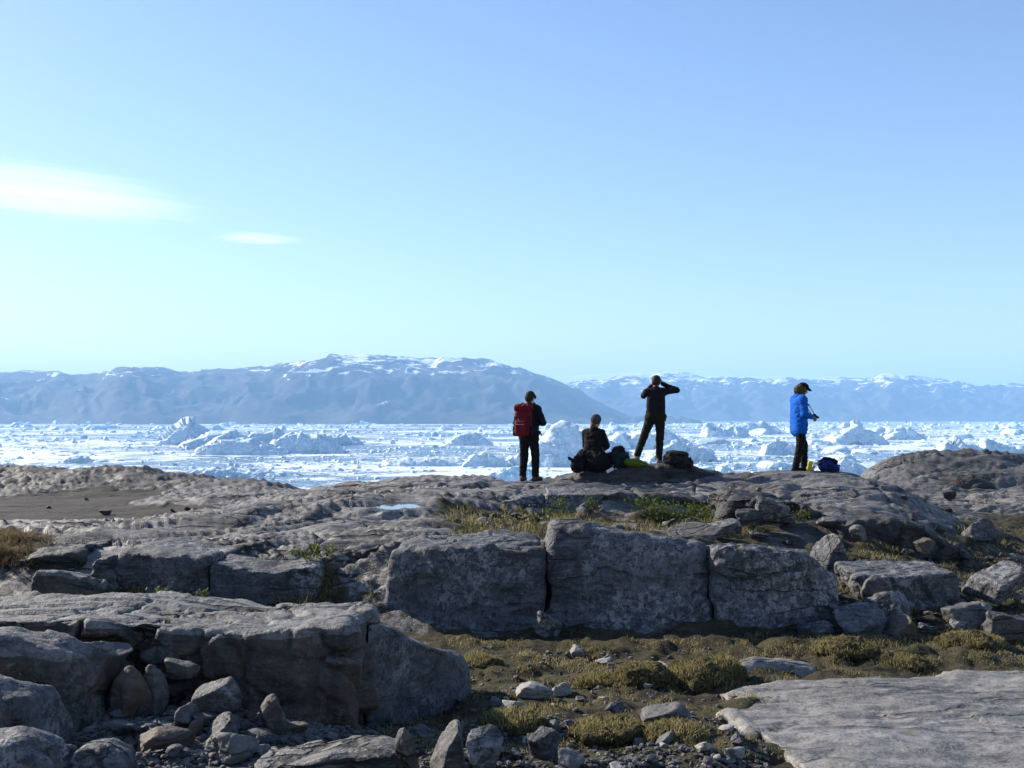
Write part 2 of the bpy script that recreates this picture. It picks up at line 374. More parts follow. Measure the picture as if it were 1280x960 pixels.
moss = np.clip(moss + (n_mid * 0.55 + n_big * .35) * (0.15 + moss), 0, 1) * (moss > 0.02)
peat = np.clip(peat_m * 1.25 + n_mid * 0.3 * peat_m, 0, 1)
# glaciated bedrock: long swells, plucked steps and joints
far = np.clip((YY - 16) / 24, 0, 1)
soft = np.clip(moss * 0.7 + peat, 0, 1)
ca, sa = math.cos(R(24)), math.sin(R(24))
U = XX * ca + YY * sa; W = -XX * sa + YY * ca
swell = fbm2(U * 0.16, W * 0.55, 3, 60)
st = fbm2(U * 0.13, W * 0.62, 2, 70, 0.4) * 1.9 + 0.03 * fbm2(U * 0.7, W * 2.0, 2, 75)
stepn = (np.floor(st * 2.2) + np.clip((st * 2.2 - np.floor(st * 2.2)) * 4.0, 0, 1)) / 2.2 - st
st2 = fbm2(U * 0.22 + 9, W * 1.0, 2, 78, 0.35) * 2.4 + 0.05 * fbm2(U * 0.9, W * 1.6, 2, 79)
step2 = (np.floor(st2 * 2) + np.clip((st2 * 2 - np.floor(st2 * 2)) * 4, 0, 1)) / 2 - st2
joint = 1 - np.clip(np.abs(fbm2(U * 0.20, W * 0.95, 3, 90, 0.35)) / 0.085, 0, 1)
rough = fbm2(XX * 2.1, YY * 2.1, 5, 110, 0.55)
ridged = 1 - 2 * np.abs(fbm2(XX * 0.8, YY * 0.8, 5, 130, 0.55))
lay = 1 - 2 * np.abs(fbm2(U * 0.22, W * 0.75, 3, 131, 0.38))
left_ridge = box(PXX, -900, 430, 30) * box(YY, 34, 52, 1.0)
right_hill = box(PXX, 1090, 2300, 30) * box(YY, 27, 45, 1.5)
amp = 0.35 + 0.65 * np.clip((YY - 4) / 8, 0, 1)
rough = 0.12 * rough + 1.2 * fbm2(U * 0.25, W * 1.2, 4, 170, 0.42)
jw = np.clip(np.abs(fbm2(XX * 0.30 + 7, YY * 0.16, 3, 190, 0.4)) / 0.030, 0, 1); joint = np.maximum(joint, 1 - jw)
hum = np.abs(fbm2(XX * 2.2, YY * 1.8, 3, 210, 0.5)) * 1.6 - 0.25
gz = (base + amp * (1 - 0.85 * soft) * (0.13 * swell + 0.24 * stepn + 0.12 * step2 - 0.05 * joint + 0.03 * rough)
      + 0.035 * soft * rough + moss * (0.07 * np.maximum(n_mid, 0) + 0.05 * hum)
      + (left_ridge + 0.7 * right_hill) * (0.16 * lay + 0.15 * n_big - 0.06))
gz = gz + np.clip((YY - 52) / 60, 0, 1) * fbm2(XX * 0.05, YY * 0.05, 4, 150) * 4
# level footing where the party stands
for fx, fy, fz, fr in ((X(661, 20.9), 20.9, Z(603, 20.9), 0.55), (X(1000, 20.9), 20.9, Z(590, 20.9), 0.6), (X(1030, 20.55), 20.55, Z(590, 20.55), 0.6), (X(1014, 20.5), 20.5, Z(589, 20.5), 0.4)):
    wq = np.clip(1.6 - np.sqrt((XX - fx) ** 2 + (YY - fy) ** 2) / fr, 0, 1); wq = wq * wq * (3 - 2 * wq)
    gz = gz * (1 - wq) + fz * wq
for pa, pb, ya, yb, row in ((632, 694, 16.8, 20.5, 606.5), (975, 1050, 17.5, 20.4, 592.5)):
    kb = box(PXX, pa, pb, 4) * box(YY, ya, yb, .1)
    gz = np.where(kb > 0.02, gz + kb * np.minimum(0, Z(row, YY) - gz), gz)
# the rain pool: a shallow basin
PUD = (X(501, 16.1), 16.1, -1.305)
pr = np.sqrt(((XX - PUD[0]) / 0.40) ** 2 + ((YY - PUD[1]) / 0.78) ** 2) + 0.12 * fbm2(XX * 3, YY * 3, 2, 160)
basin = np.clip((1.7 - pr) / 0.7, 0, 1)
gz = np.where(pr < 1.7, gz * (1 - basin) + basin * (PUD[2] + 0.10 * (pr - 0.97)), gz)
nearp = box(PXX, 440, 560, 12) * box(YY, 14.6, 15.6, .12)
gz = np.minimum(gz, np.where(nearp > 0.3, Z(634, YY), 9))
def gh(x, y):
    """height of the ground sheet"""
    yy = max(y, 3.6); t = x / yy
    j = int(np.clip(np.searchsorted(yg, y) - 1, 0, len(yg) - 2)); i = int(np.clip(np.searchsorted(tg, t) - 1, 0, len(tg) - 2))
    a = np.clip((t - tg[i]) / (tg[i + 1] - tg[i]), 0, 1); b = np.clip((y - yg[j]) / (yg[j + 1] - yg[j]), 0, 1)
    return float((gz[i, j] * (1 - a) + gz[i + 1, j] * a) * (1 - b) + (gz[i, j + 1] * (1 - a) + gz[i + 1, j + 1] * a) * b)
def at_ground(px, py, ymin=3.6):
    """the spot of the ground seen at a pixel"""
    i = int(np.clip(np.searchsorted(tg, (px - 640) / F), 0, len(tg) - 1))
    v = HZ - gz[i] * F / np.maximum(yg, 0.5)
    ok = np.where((yg > ymin) & (v <= py))[0]
    y = yg[ok[0]] if len(ok) else 20.0
    return X(px, y), y, gh(X(px, y), y)
ni, nj = base.shape
V = np.stack([XX, YY, gz], -1).reshape(-1, 3)
ii, jj = np.meshgrid(np.arange(ni - 1), np.arange(nj - 1), indexing='ij')
q = (ii * nj + jj).ravel()
Q = np.stack([q, q + nj, q + nj + 1, q + 1], 1)

m, nt, b = new_mat('bedrock and tundra'); t = NT(nt)
rc, rh = rock_nodes(t, lump=0.06, mottle=0.55, black=0.8, pale=0.5, light=(0.19, 0.181, 0.168), dark=(0.040, 0.038, 0.036), crs=0.8)
p = t.pos(); mo = t.attr('moss'); pe = t.attr('peat'); dk = t.attr('dark')
n9 = t.noise(p, 9.0, 6, 0.7); n3 = t.noise(p, 2.4, 5, 0.6); n40 = t.noise(p, 60.0, 3, 0.7)
mc = t.mix(t.ramp(n3, 0.38, 0.60), (0.016, 0.011, 0.006), (0.070, 0.060, 0.024))
mc = t.mix(t.math('MULTIPLY', t.ramp(n9, 0.5, 0.62), 0.8), mc, (0.105, 0.09, 0.042))
mc = t.mix(t.math('MULTIPLY', t.ramp(n40, 0.52, 0.7), 0.6), mc, (0.025, 0.021, 0.012))
pc = t.mix(t.ramp(t.noise(t.pos((0.3, 1.0, 1.0)), 1.2, 6, 0.65), 0.35, 0.65), (0.013, 0.011, 0.009), (0.030, 0.026, 0.021))
pc = t.mix(t.math('MULTIPLY', t.ramp(n9, 0.55, 0.7), 0.5), pc, (0.06, 0.055, 0.034))
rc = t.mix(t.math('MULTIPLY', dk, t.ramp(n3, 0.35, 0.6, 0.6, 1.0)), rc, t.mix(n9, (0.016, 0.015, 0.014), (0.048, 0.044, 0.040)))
mfac = t.ramp(t.math('ADD', mo, t.math('MULTIPLY', t.math('SUBTRACT', n9, 0.5), 0.9)), 0.32, 0.52)
pfac = t.ramp(t.math('ADD', pe, t.math('MULTIPLY', t.math('SUBTRACT', n9, 0.5), 0.7)), 0.35, 0.55)
c = t.mix(pfac, t.mix(mfac, rc, mc), pc)
t.L(c, b.inputs['Base Color'])
b.inputs['Specular IOR Level'].default_value = 0.35
t.L(t.ramp(t.math('MAXIMUM', mfac, pfac), 0, 1, 0.68, 0.95), b.inputs['Roughness'])
nb = t.bump(rh, 0.032); nb = t.bump(t.math('MULTIPLY', n40, mfac), 0.05, 1.0, nb)
t.L(nb, b.inputs['Normal'])
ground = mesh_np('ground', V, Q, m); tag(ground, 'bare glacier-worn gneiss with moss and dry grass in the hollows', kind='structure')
attr(ground, 'moss', moss.ravel()); attr(ground, 'peat', peat.ravel())
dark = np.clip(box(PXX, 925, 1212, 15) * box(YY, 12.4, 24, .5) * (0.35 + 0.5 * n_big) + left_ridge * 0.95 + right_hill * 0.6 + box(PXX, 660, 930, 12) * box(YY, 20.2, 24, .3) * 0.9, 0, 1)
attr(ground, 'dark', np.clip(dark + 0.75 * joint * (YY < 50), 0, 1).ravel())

# rain pool lying in its basin
m, nt, b = new_mat('still rain water'); t = NT(nt)
b.inputs['Base Color'].default_value = (0.02, 0.025, 0.03, 1); b.inputs['Roughness'].default_value = 0.03; b.inputs['IOR'].default_value = 1.33
t.L(t.bump(t.noise(t.pos(), 9, 2, 0.5), 0.002, 0.3), b.inputs['Normal'])
ang = np.linspace(0, 2 * math.pi, 48, endpoint=False)
Vp = np.stack([PUD[0] + 0.47 * np.cos(ang), PUD[1] + 0.92 * np.sin(ang), np.full(48, PUD[2])], 1)
pud = mesh_np('rain_pool', Vp, np.arange(48)[None], m, False); tag(pud, 'small bright rain pool on the rock behind the wall', kind='structure')

# ------------------------------------------------------------------ fjord water
m, nt, b = new_mat('fjord water with slush ice'); t = NT(nt)
p = t.pos()
big = t.noise(p, 0.0022, 4, 0.55); med = t.noise(p, 0.022, 6, 0.68); fin = t.noise(p, 0.16, 5, 0.7)
slush = t.ramp(t.math('ADD', t.math('ADD', t.math('MULTIPLY', med, 0.6), t.math('MULTIPLY', big, 0.75)), t.math('MULTIPLY', fin, 0.42)), 0.84, 0.92)
c = t.mix(slush, (0.030, 0.095, 0.16), (0.66, 0.75, 0.82))
t.L(c, b.inputs['Base Color']); t.L(t.ramp(slush, 0, 1, 0.16, 0.8), b.inputs['Roughness'])
b.inputs['IOR'].default_value = 1.33
t.L(t.bump(t.math('ADD', fin, slush), 0.6), b.inputs['Normal'])
xs = np.concatenate([[-60000, -20000], np.linspace(-8000, 8000, 17), [20000, 60000]]); ys = np.array([60, 400, 900, 1500, 2500, 4000, 6000, 9000, 14000, 30000, 70000.])
gx, gy = np.meshgrid(xs, ys, indexing='ij')
V = np.stack([gx, gy, np.full_like(gx, SEA)], -1).reshape(-1, 3)
ii, jj = np.meshgrid(np.arange(len(xs) - 1), np.arange(len(ys) - 1), indexing='ij'); q = (ii * len(ys) + jj).ravel()
sea = mesh_np('sea', V, np.stack([q, q + len(ys), q + len(ys) + 1, q + 1], 1), m); tag(sea, 'blue fjord water filled with brash ice', kind='structure')

# ------------------------------------------------------------------ far shore
def mountain_mat(name, snow_lo, snow_hi, rockc, amount, grey=False):
    m, nt, b = new_mat(name); t = NT(nt)
    p = t.pos(); z = t.n('ShaderNodeSeparateXYZ'); t.L(t.n('ShaderNodeNewGeometry').outputs['Position'], z.inputs[0])
    n1 = t.noise(p, 0.0012, 6, 0.62); n2 = t.noise(t.pos((0.7, 1.6, 2.6)), 0.0055, 6, 0.62, 0.4); n4 = t.noise(p, 0.008, 6, 0.65)
    c = t.mix(t.ramp(n1, 0.35, 0.65), tuple(v * 0.62 for v in rockc), tuple(v * 1.3 for v in rockc))
    c = t.mix(t.math('MULTIPLY', t.ramp(n4, 0.45, 0.62), 0.6), c, tuple(v * 0.5 for v in rockc))
    hgt = t.ramp(z.outputs['Z'], snow_lo, snow_hi)
    s = t.ramp(t.math('ADD', n2, t.math('MULTIPLY', hgt, amount)), 0.703, 0.728)
    c = t.mix(s, c, (0.86, 0.88, 0.9))
    t.L(c, b.inputs['Base Color']); b.inputs['Roughness'].default_value = 0.9; b.inputs['Specular IOR Level'].default_value = 0.15
    t.L(t.bump(n4, 14.0, 0.5), b.inputs['Normal'])
    return m
def massif(name, sil, y0, y1, y2, mat, label, seed, namp, rows=95, cols=460, shoremod=0.0):
    px = np.linspace(sil[0][0], sil[-1][0], cols)
    top = np.interp(px, [s[0] for s in sil], [s[1] for s in sil])
    k = np.hanning(15); k /= k.sum(); top = np.convolve(np.pad(top, 7, mode='edge'), k, 'valid')
    s = np.linspace(0, 1.35, rows)
    S, PX = np.meshgrid(s, px, indexing='xy')
    tt = (PX - 640) / F
    shore = y0 + shoremod * fbm2(PX * 0.006, PX * 0, 3, seed)
    Yr = np.where(S < 1, shore + (y1 - shore) * S, y1 + (y2 - y1) * (S - 1) / 0.35)
    H1 = ((HZ - top) / F * y1)[:, None]
    Sc = np.clip(S, 0, 1)
    prof_ = 1 - (1 - Sc) ** 1.75
    zz = SEA - 8 + (H1 - SEA + 8) * prof_
    xw = tt * y1
    nz_ = fbm2(xw / 900, Yr / 700, 6, seed, 0.55); rg = 1 - 2 * np.abs(fbm2(xw / 620 + 0.3 * nz_, Yr / 1100, 5, seed + 20, 0.5))
    env = np.clip(Sc * 4, 0, 1) * (1 - Sc ** 5 * 0.90)
    zz = zz + namp * env * (0.55 * nz_ + 0.42 * rg - 0.3) + 9 * fbm2(xw / 130, Yr / 160, 3, seed + 40) * np.clip(Sc * 3, 0, 1)
    zz = np.where(S > 1, H1 - (S - 1) * 900 * 0.5 + 9 * fbm2(xw / 130, Yr / 160, 3, seed + 40), zz)
    V = np.stack([tt * Yr, Yr, zz], -1).reshape(-1, 3)
    ii, jj = np.meshgrid(np.arange(cols - 1), np.arange(rows - 1), indexing='ij'); q = (ii * rows + jj).ravel()
    o = mesh_np(name, V, np.stack([q, q + rows, q + rows + 1, q + 1], 1), mat)
    return tag(o, label, kind='structure')
silA = [(-500, 470), (-200, 462), (0, 467), (50, 466), (100, 470), (150, 463), (215, 466), (270, 463), (330, 457), (420, 447), (480, 447.5), (540, 453), (600, 453), (660, 462), (700, 477), (740, 499), (775, 515), (810, 524), (850, 530), (880, 534)]
silB = [(560, 520), (640, 492), (700, 480), (740, 474), (800, 471), (850, 469.5), (905, 472), (990, 475), (1060, 477), (1110, 470), (1170, 472), (1220, 483), (1280, 482), (1400, 478), (1700, 470), (1900, 480)]
massif('mountain', silA, 6600, 9000, 10500, mountain_mat('far rock with snow patches', 130, 520, (0.075, 0.070, 0.070), 0.23), 'long blue hazy mountain with snow patches on its crest', 200, 130, shoremod=300)
massif('mountain', silB, 10500, 13500, 15500, mountain_mat('farther rock with much snow', 150, 560, (0.085, 0.08, 0.08), 0.26), 'farther pale blue mountain range with snow fields along its top', 300, 150, shoremod=350)
m, nt, b = new_mat('inland ice'); b.inputs['Base Color'].default_value = (0.85, 0.88, 0.9, 1); b.inputs['Roughness'].default_value = 0.8
massif('ice_cap', [(400, 490), (600, 478), (690, 471.5), (740, 467.5), (800, 465.5), (870, 466.5), (930, 470), (1010, 470.5), (1090, 469.5), (1150, 476), (1250, 484), (1400, 492)], 19000, 22000, 25000, m, 'white inland ice sheet showing between the two mountains', 400, 20, rows=40, cols=160)

# ------------------------------------------------------------------ air
m, nt, b = new_mat('sea haze'); nt.nodes.remove(b); t = NT(nt)
pv = nt.nodes.new('ShaderNodeVolumePrincipled'); out = nt.nodes['Material Output']
pv.inputs['Color'].default_value = (0.35, 0.64, 1.0, 1); pv.inputs['Density'].default_value = 8.5e-5; pv.inputs['Anisotropy'].default_value = 0.0
nt.links.new(pv.outputs[0], out.inputs['Volume'])
bx0, bx1 = (-30000, -40, -90), (30000, 26000, 800)
V = [(x, y, z) for x in (bx0[0], bx1[0]) for y in (bx0[1], bx1[1]) for z in (bx0[2], bx1[2])]
hz = mesh_np('haze', np.array(V), np.array([(0, 1, 3, 2), (4, 6, 7, 5), (0, 4, 5, 1), (2, 3, 7, 6), (0, 2, 6, 4), (1, 5, 7, 3)]), m, False)
tag(hz, 'thin blue haze over the fjord', kind='stuff')

# thin clouds: real volumes of vapour far above the haze
def cloud(name, px, py, dist, size, rot, dens, label, seed):
    m, nt, b = new_mat(name + ' vapour'); nt.nodes.remove(b); t = NT(nt)
    pv = nt.nodes.new('ShaderNodeVolumePrincipled'); pv.inputs['Color'].default_value = (1, 1, 1, 1); pv.inputs['Anisotropy'].default_value = 0.35
    po = t.n('ShaderNodeTexCoord').outputs['Object']
    mp = t.n('ShaderNodeMapping'); mp.inputs['Location'].default_value = (seed, seed * 1.7, 0); mp.inputs['Scale'].default_value = (0.55, 5.5, 2.0); mp.inputs['Rotation'].default_value = (0, 0, R(-14)); t.L(po, mp.inputs[0])
    n1 = t.noise(mp.outputs[0], 1.5, 9, 0.68, 0.7)
    ln = t.n('ShaderNodeVectorMath', operation='LENGTH'); t.L(po, ln.inputs[0])
    fall = t.ramp(ln.outputs['Value'], 1.0, 0.25)
    d = t.math('MULTIPLY', t.ramp(t.math('ADD', n1, t.math('MULTIPLY', fall, 0.40)), 0.70, 0.94), fall)
    t.L(t.math('MULTIPLY', d, dens), pv.inputs['Density'])
    nt.links.new(pv.outputs[0], nt.nodes['Material Output'].inputs['Volume'])
    bm = bmesh.new(); bmesh.ops.create_icosphere(bm, subdivisions=3, radius=1.0)
    me = bpy.data.meshes.new(name); bm.to_mesh(me); bm.free(); me.materials.append(m)
    o = bpy.data.objects.new(name, me); C.objects.link(o)
    o.location = (X(px, dist), dist, Z(py, dist)); o.scale = size; o.rotation_euler = rot
    return tag(o, label, 'cloud')
cloud('cloud', 62, 243, 9000, (2250, 2100, 120), (0, R(3), R(22)), 0.0010, 'long streaked white cloud trailing in from the edge of the sky', 3.1)
cloud('cloud', 322, 298, 9000, (640, 520, 40), (0, R(0), R(10)), 0.0026, 'small flat white wisp of cloud beside the long one', 8.4)
# ------------------------------------------------------------------ rock outcrops (each one block of bedrock)
def outcrop(name, label, L_, R_, top, front, depth, zb, lean=0.15, k=0.10, back=0.0, h=0.02, mat='rock_wall', amp=1.0,
            lside=0.1, rside=0.1, cuts=(), seed=0, facet=0.0, fs=0.5, cat='rock', back_lean=0.3, bumpy=1.0, bury=0.3, joints=0.0, ks=0.06, groove=0.0):
    """top [(x,z)], front [(x,y)] in metres; cuts: planes (point, normal) that slice pieces away"""
    xs = [p[0] for p in top]; zs = [p[1] for p in top]; fx = [p[0] for p in front]; fy = [p[1] for p in front]
    ymin, ymax = min(fy) - 0.35, max(fy) + depth + 0.3
    zmax = max(zs) + max(0, back) * depth + 0.25
    lo = (L_ - 0.3, ymin, zb - bury); hi = (R_ + 0.3, ymax, zmax)
    def fn(x, y, z):
        tz = np.interp(x, xs, zs); yf = np.interp(x, fx, fy)
        f = z - tz - back * (y - yf)
        f = smax(f, (yf + lean * (z - zb) - y), k)
        f = smax(f, y - yf - depth + back_lean * (z - zb), k * 0.8)
        f = smax(f, L_ + lside * (z - zb) - x, ks); f = smax(f, x - R_ + rside * (z - zb), ks)
        for (pt, nrm, kk) in cuts:
            nrm = np.array(nrm, float); nrm /= np.linalg.norm(nrm)
            f = smax(f, (x - pt[0]) * nrm[0] + (y - pt[1]) * nrm[1] + (z - pt[2]) * nrm[2], kk)
        return f
    def det(P, N):
        d = amp * (0.06 * fbm3(P, 1.3, 3, seed) + 0.016 * bumpy * fbm3(P, 5.5, 4, seed + 9, 0.6))
        if groove:
            u_ = (P[:, 0] * 0.93 + P[:, 1] * 0.36) * 0.55; w_ = (-P[:, 0] * 0.36 + P[:, 1] * 0.93) * 2.6
            tp = np.clip(N[:, 2], 0, 1) ** 2; g_ = fbm2(u_, w_, 4, seed + 30, 0.5)
            d = d + groove * tp * (0.035 * g_ + 0.030 * np.clip(1 - np.abs(fbm2(u_ * .8 + 3, w_ * .5, 3, seed + 40, .4)) / 0.03, 0, 1) + 0.05 * np.clip(1 - np.abs(fbm2(P[:, 0] * .6, P[:, 1] * .5, 3, seed + 50, .4)) / 0.018, 0, 1))
            st_ = fbm2(u_ * .5, w_ * .35, 2, seed + 60) * 5; d = d + groove * tp * 0.05 * (np.clip((st_ - np.floor(st_)) * 7, 0, 1) - (st_ - np.floor(st_)))
        if facet:
            Pw = P + 0.12 * np.stack([fbm3(P, 2.0, 2, seed + 3), fbm3(P, 2.0, 2, seed + 4), fbm3(P, 2.0, 2, seed + 5)], 1)
            v, e = cells(Pw * np.array([1, 1, 1.25]), fs, seed)
            v2, e2 = cells(Pw * np.array([1, 1, 1.1]), fs * 0.38, seed + 7); v = v + 0.4 * v2
            d = d + (0.07 + 0.93 * (1 - np.clip(N[:, 2], 0, 1) ** 2)) * (facet * v + joints * np.clip(1 - e / 0.045, 0, 1) * 0.05)
        return d
    h *= 1.14
    o = sdf_obj(name, fn, lo, hi, h, M[mat], det, 0.075 * amp + 0.5 * facet * fs + 3 * h)
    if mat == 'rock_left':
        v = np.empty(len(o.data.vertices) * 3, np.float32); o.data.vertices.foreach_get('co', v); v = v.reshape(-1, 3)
        attr(o, 'skin', np.clip(1 + (v[:, 2] - np.interp(v[:, 0], xs, zs) - back * (v[:, 1] - np.interp(v[:, 0], fx, fy)) + 0.015) / 0.06, 0, 1))  # mask of the upper surface that takes the painted sunlit paleness
    return tag(o, label, cat)
def P2(pts, Y): return [(X(px, Y), Z(py, Y)) for px, py in pts]
def PF(pts): return [(X(px, Y), Y) for px, Y in pts]

# the rock wall across the middle
Yw = 10.6
outcrop('rock_outcrop', 'broad grey lichen-spotted wall block between the dark recess and the split', X(468, Yw), X(681, Yw),
        P2([(460, 706), (480, 692), (520, 684), (560, 682), (620, 685), (660, 687), (700, 690)], Yw), PF([(460, 10.7), (560, 10.45), (690, 10.55)]), 1.7, -2.12, 0.24, 0.07, 0.0, seed=1, amp=0.8, lside=0.18, rside=0.0, facet=0.07, fs=0.6, groove=.6)
outcrop('rock_outcrop', 'highest wall block, humped and smooth, in the middle of the wall', X(679, Yw), X(891, Yw),
        P2([(664, 676), (680, 660), (700, 648), (725, 647), (760, 654), (800, 660), (850, 671), (890, 678), (905, 684)], Yw), PF([(670, 10.55), (760, 10.35), (900, 10.55)]), 1.8, -2.14, 0.34, 0.12, -0.11, seed=2, amp=0.8, lside=0.1, rside=0.0, facet=0.05, fs=0.7, groove=.6,
        cuts=[((X(690, Yw), 10.3, -1.95), (-0.75, -0.45, -0.55), 0.05)])
outcrop('rock_outcrop', 'right end block of the wall with a diagonal crack and a sloping shoulder', X(893, Yw), X(1056, Yw),
        P2([(885, 684), (915, 680), (950, 681), (985, 686), (1010, 694), (1030, 708), (1055, 722)], Yw), PF([(890, 10.5), (960, 10.35), (1050, 10.7)]), 1.5, -2.14, 0.2, 0.06, -0.10, seed=3, amp=0.8, lside=0.0, rside=0.05, facet=0.08, fs=0.6, groove=.6,
        cuts=[((X(1040, Yw), 10.5, -2.0), (0.55, -0.35, -0.65), 0.06)])
outcrop('rock_outcrop', 'low blue-grey wall block just left of the dark recess', X(262, 11.0), X(397, 11.0),
        P2([(250, 704), (270, 706), (300, 708), (340, 712), (370, 709), (400, 707)], 11.0), PF([(240, 11.0), (330, 10.85), (400, 10.95)]), 1.6, -2.05, 0.06, 0.08, 0.03, seed=4, amp=0.7, lside=0.0, rside=0.0, facet=0.08)
outcrop('rock_outcrop', 'square wall block with a flaking top edge above green tufts', X(146, 11.1), X(264, 11.1),
        P2([(140, 690), (160, 691), (200, 692), (230, 694), (270, 700)], 11.1), PF([(130, 11.15), (200, 10.95), (270, 11.0)]), 1.5, -2.05, 0.04, 0.06, 0.03, seed=5, amp=0.8, lside=0.0, rside=0.0, facet=0.12, fs=0.4)
outcrop('rock_outcrop', 'dark shattered rock step at the edge of the picture below dry grass', X(-60, 11.4), X(104, 11.4),
        P2([(-80, 712), (0, 706), (40, 700), (80, 692), (110, 690)], 11.4), PF([(-80, 11.4), (110, 11.3)]), 1.4, -2.05, 0.15, 0.05, 0.03, seed=6, amp=1.0, facet=0.25, fs=0.35, mat='rock_dark', joints=1)
outcrop('rock_outcrop', 'leaning dark slab fallen before the left part of the wall', X(28, 10.6), X(118, 10.6),
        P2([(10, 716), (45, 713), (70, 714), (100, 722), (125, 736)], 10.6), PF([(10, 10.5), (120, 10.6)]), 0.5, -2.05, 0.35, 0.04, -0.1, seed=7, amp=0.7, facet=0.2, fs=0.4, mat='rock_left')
outcrop('rock_outcrop', 'dark rock at the back of the recess in the wall', X(392, 11.5), X(482, 11.5),
        P2([(385, 690), (420, 694), (450, 688), (485, 682)], 11.5), PF([(385, 11.55), (430, 11.5), (485, 11.45)]), 1.1, -2.05, 0.1, 0.06, 0.05, seed=8, amp=1.0, facet=0.25, fs=0.35, mat='rock_dark', joints=1)
outcrop('rock_outcrop', 'narrow cracked stone column wedged at the left edge of the broad block', X(110, 11.0), X(150, 11.0),
        P2([(105, 712), (120, 703), (140, 692), (155, 696)], 11.0), PF([(105, 10.95), (155, 11.0)]), 0.7, -2.05, 0.18, 0.04, 0, seed=9, amp=0.8, facet=0.25, fs=0.28, mat='rock_wall')

# the big brown block in the lower left corner
Yb = 6.6
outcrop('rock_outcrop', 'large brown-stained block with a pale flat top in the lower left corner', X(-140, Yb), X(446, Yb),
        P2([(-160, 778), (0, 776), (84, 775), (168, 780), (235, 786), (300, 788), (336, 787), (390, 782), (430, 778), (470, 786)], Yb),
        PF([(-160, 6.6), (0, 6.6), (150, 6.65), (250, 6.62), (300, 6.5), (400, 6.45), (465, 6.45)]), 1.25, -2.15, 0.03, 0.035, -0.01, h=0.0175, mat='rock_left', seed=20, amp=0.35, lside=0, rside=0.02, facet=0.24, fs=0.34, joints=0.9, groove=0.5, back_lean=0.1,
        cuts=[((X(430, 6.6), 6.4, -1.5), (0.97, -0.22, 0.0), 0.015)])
outcrop('rock_outcrop', 'smooth grey fin sloping down to the grass beside the brown block', X(462, 7.1), X(581, 7.7),
        [(X(p_, y_), Z(q_, y_)) for p_, q_, y_ in ((425, 764, 6.85), (455, 771, 6.98), (480, 779, 7.12), (520, 794, 7.36), (560, 810, 7.62), (578, 822, 7.76), (590, 850, 7.85))],
        PF([(430, 6.75), (480, 7.03), (540, 7.38), (585, 7.72)]), 0.55, -2.2, 0.05, 0.05, -0.2, h=0.018, mat='rock_wall', seed=21, amp=0.5, lside=0, rside=0.02, facet=0.10, fs=.5)
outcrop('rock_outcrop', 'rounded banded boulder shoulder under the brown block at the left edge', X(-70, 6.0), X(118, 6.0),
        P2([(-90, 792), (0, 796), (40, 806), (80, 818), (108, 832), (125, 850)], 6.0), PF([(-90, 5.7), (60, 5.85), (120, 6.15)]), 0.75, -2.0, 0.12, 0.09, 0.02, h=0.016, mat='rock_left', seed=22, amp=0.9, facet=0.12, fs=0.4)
outcrop('rock_outcrop', 'speckled grey boulder cut by the left edge near the bottom corner', X(-80, 5.3), X(62, 5.3),
        P2([(-100, 830), (-20, 838), (10, 848), (40, 868), (60, 890), (75, 910)], 5.3), PF([(-100, 5.0), (0, 5.05), (70, 5.3)]), 0.55, -1.85, 0.15, 0.09, -0.02, h=0.015, mat='rock_wall', seed=23, amp=0.8, facet=0.06)
outcrop('rock_outcrop', 'low cracked bedrock hump in the bottom left corner', X(-60, 4.9), X(84, 4.9),
        P2([(-80, 918), (0, 918), (40, 926), (75, 940), (95, 960)], 4.9), PF([(-80, 4.55), (90, 4.7)]), 0.5, -1.9, 0.2, 0.07, 0.03, h=0.015, mat='rock_wall', seed=24, amp=0.9, facet=0.15, fs=0.3, joints=1)
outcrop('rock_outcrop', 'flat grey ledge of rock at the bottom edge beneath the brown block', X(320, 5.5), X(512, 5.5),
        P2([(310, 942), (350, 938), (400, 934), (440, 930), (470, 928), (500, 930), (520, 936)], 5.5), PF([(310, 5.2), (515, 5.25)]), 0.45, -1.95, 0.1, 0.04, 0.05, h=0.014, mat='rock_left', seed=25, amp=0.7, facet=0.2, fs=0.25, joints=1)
outcrop('rock_outcrop', 'smooth bluish rock back among the rubble at the bottom left', X(92, 5.1), X(180, 5.1),
        P2([(85, 930), (110, 922), (140, 924), (165, 938), (185, 960)], 5.1), PF([(85, 4.85), (185, 4.9)]), 0.42, -1.95, 0.2, 0.07, 0.05, h=0.013, mat='rock_wall', seed=26, amp=0.7, facet=0.1, fs=0.3)

# the pale slab in the lower right corner
outcrop('rock_slab', 'wide pale glacier-polished slab in the lower right corner', X(895, 7.0), X(1480, 7.0),
        P2([(880, 912), (905, 907), (960, 902), (1060, 897), (1200, 896), (1480, 892)], 7.0), PF([(880, 7.6), (925, 7.1), (960, 6.5), (1010, 5.9), (1045, 5.3), (1110, 4.6), (1480, 4.3)]), 6.0, -2.2, 0.8, 0.10, 0.0, h=0.024, mat='rock_slab', seed=30, amp=0.5, facet=0.22, fs=0.5, lside=0.7, back_lean=0.0, bumpy=0.8, groove=0.18,
        cuts=[((X(1000, 8.2), 8.15, -1.9), (-0.10, 1.0, 0.25), 0.08), ((X(905, 7.7), 7.7, -1.9), (-0.6, 0.75, 0.2), 0.06)])
outcrop('rock_slab', 'small pale rock back lying behind the edge of the polished slab', X(920, 8.4), X(1035, 8.4),
        P2([(915, 838), (930, 828), (955, 824), (985, 828), (1010, 833), (1040, 842)], 8.4), PF([(915, 8.25), (1040, 8.35)]), 0.5, -2.25, 0.6, 0.08, -0.06, h=0.016, mat='rock_slab', seed=31, amp=0.6, facet=0.08, fs=0.3)

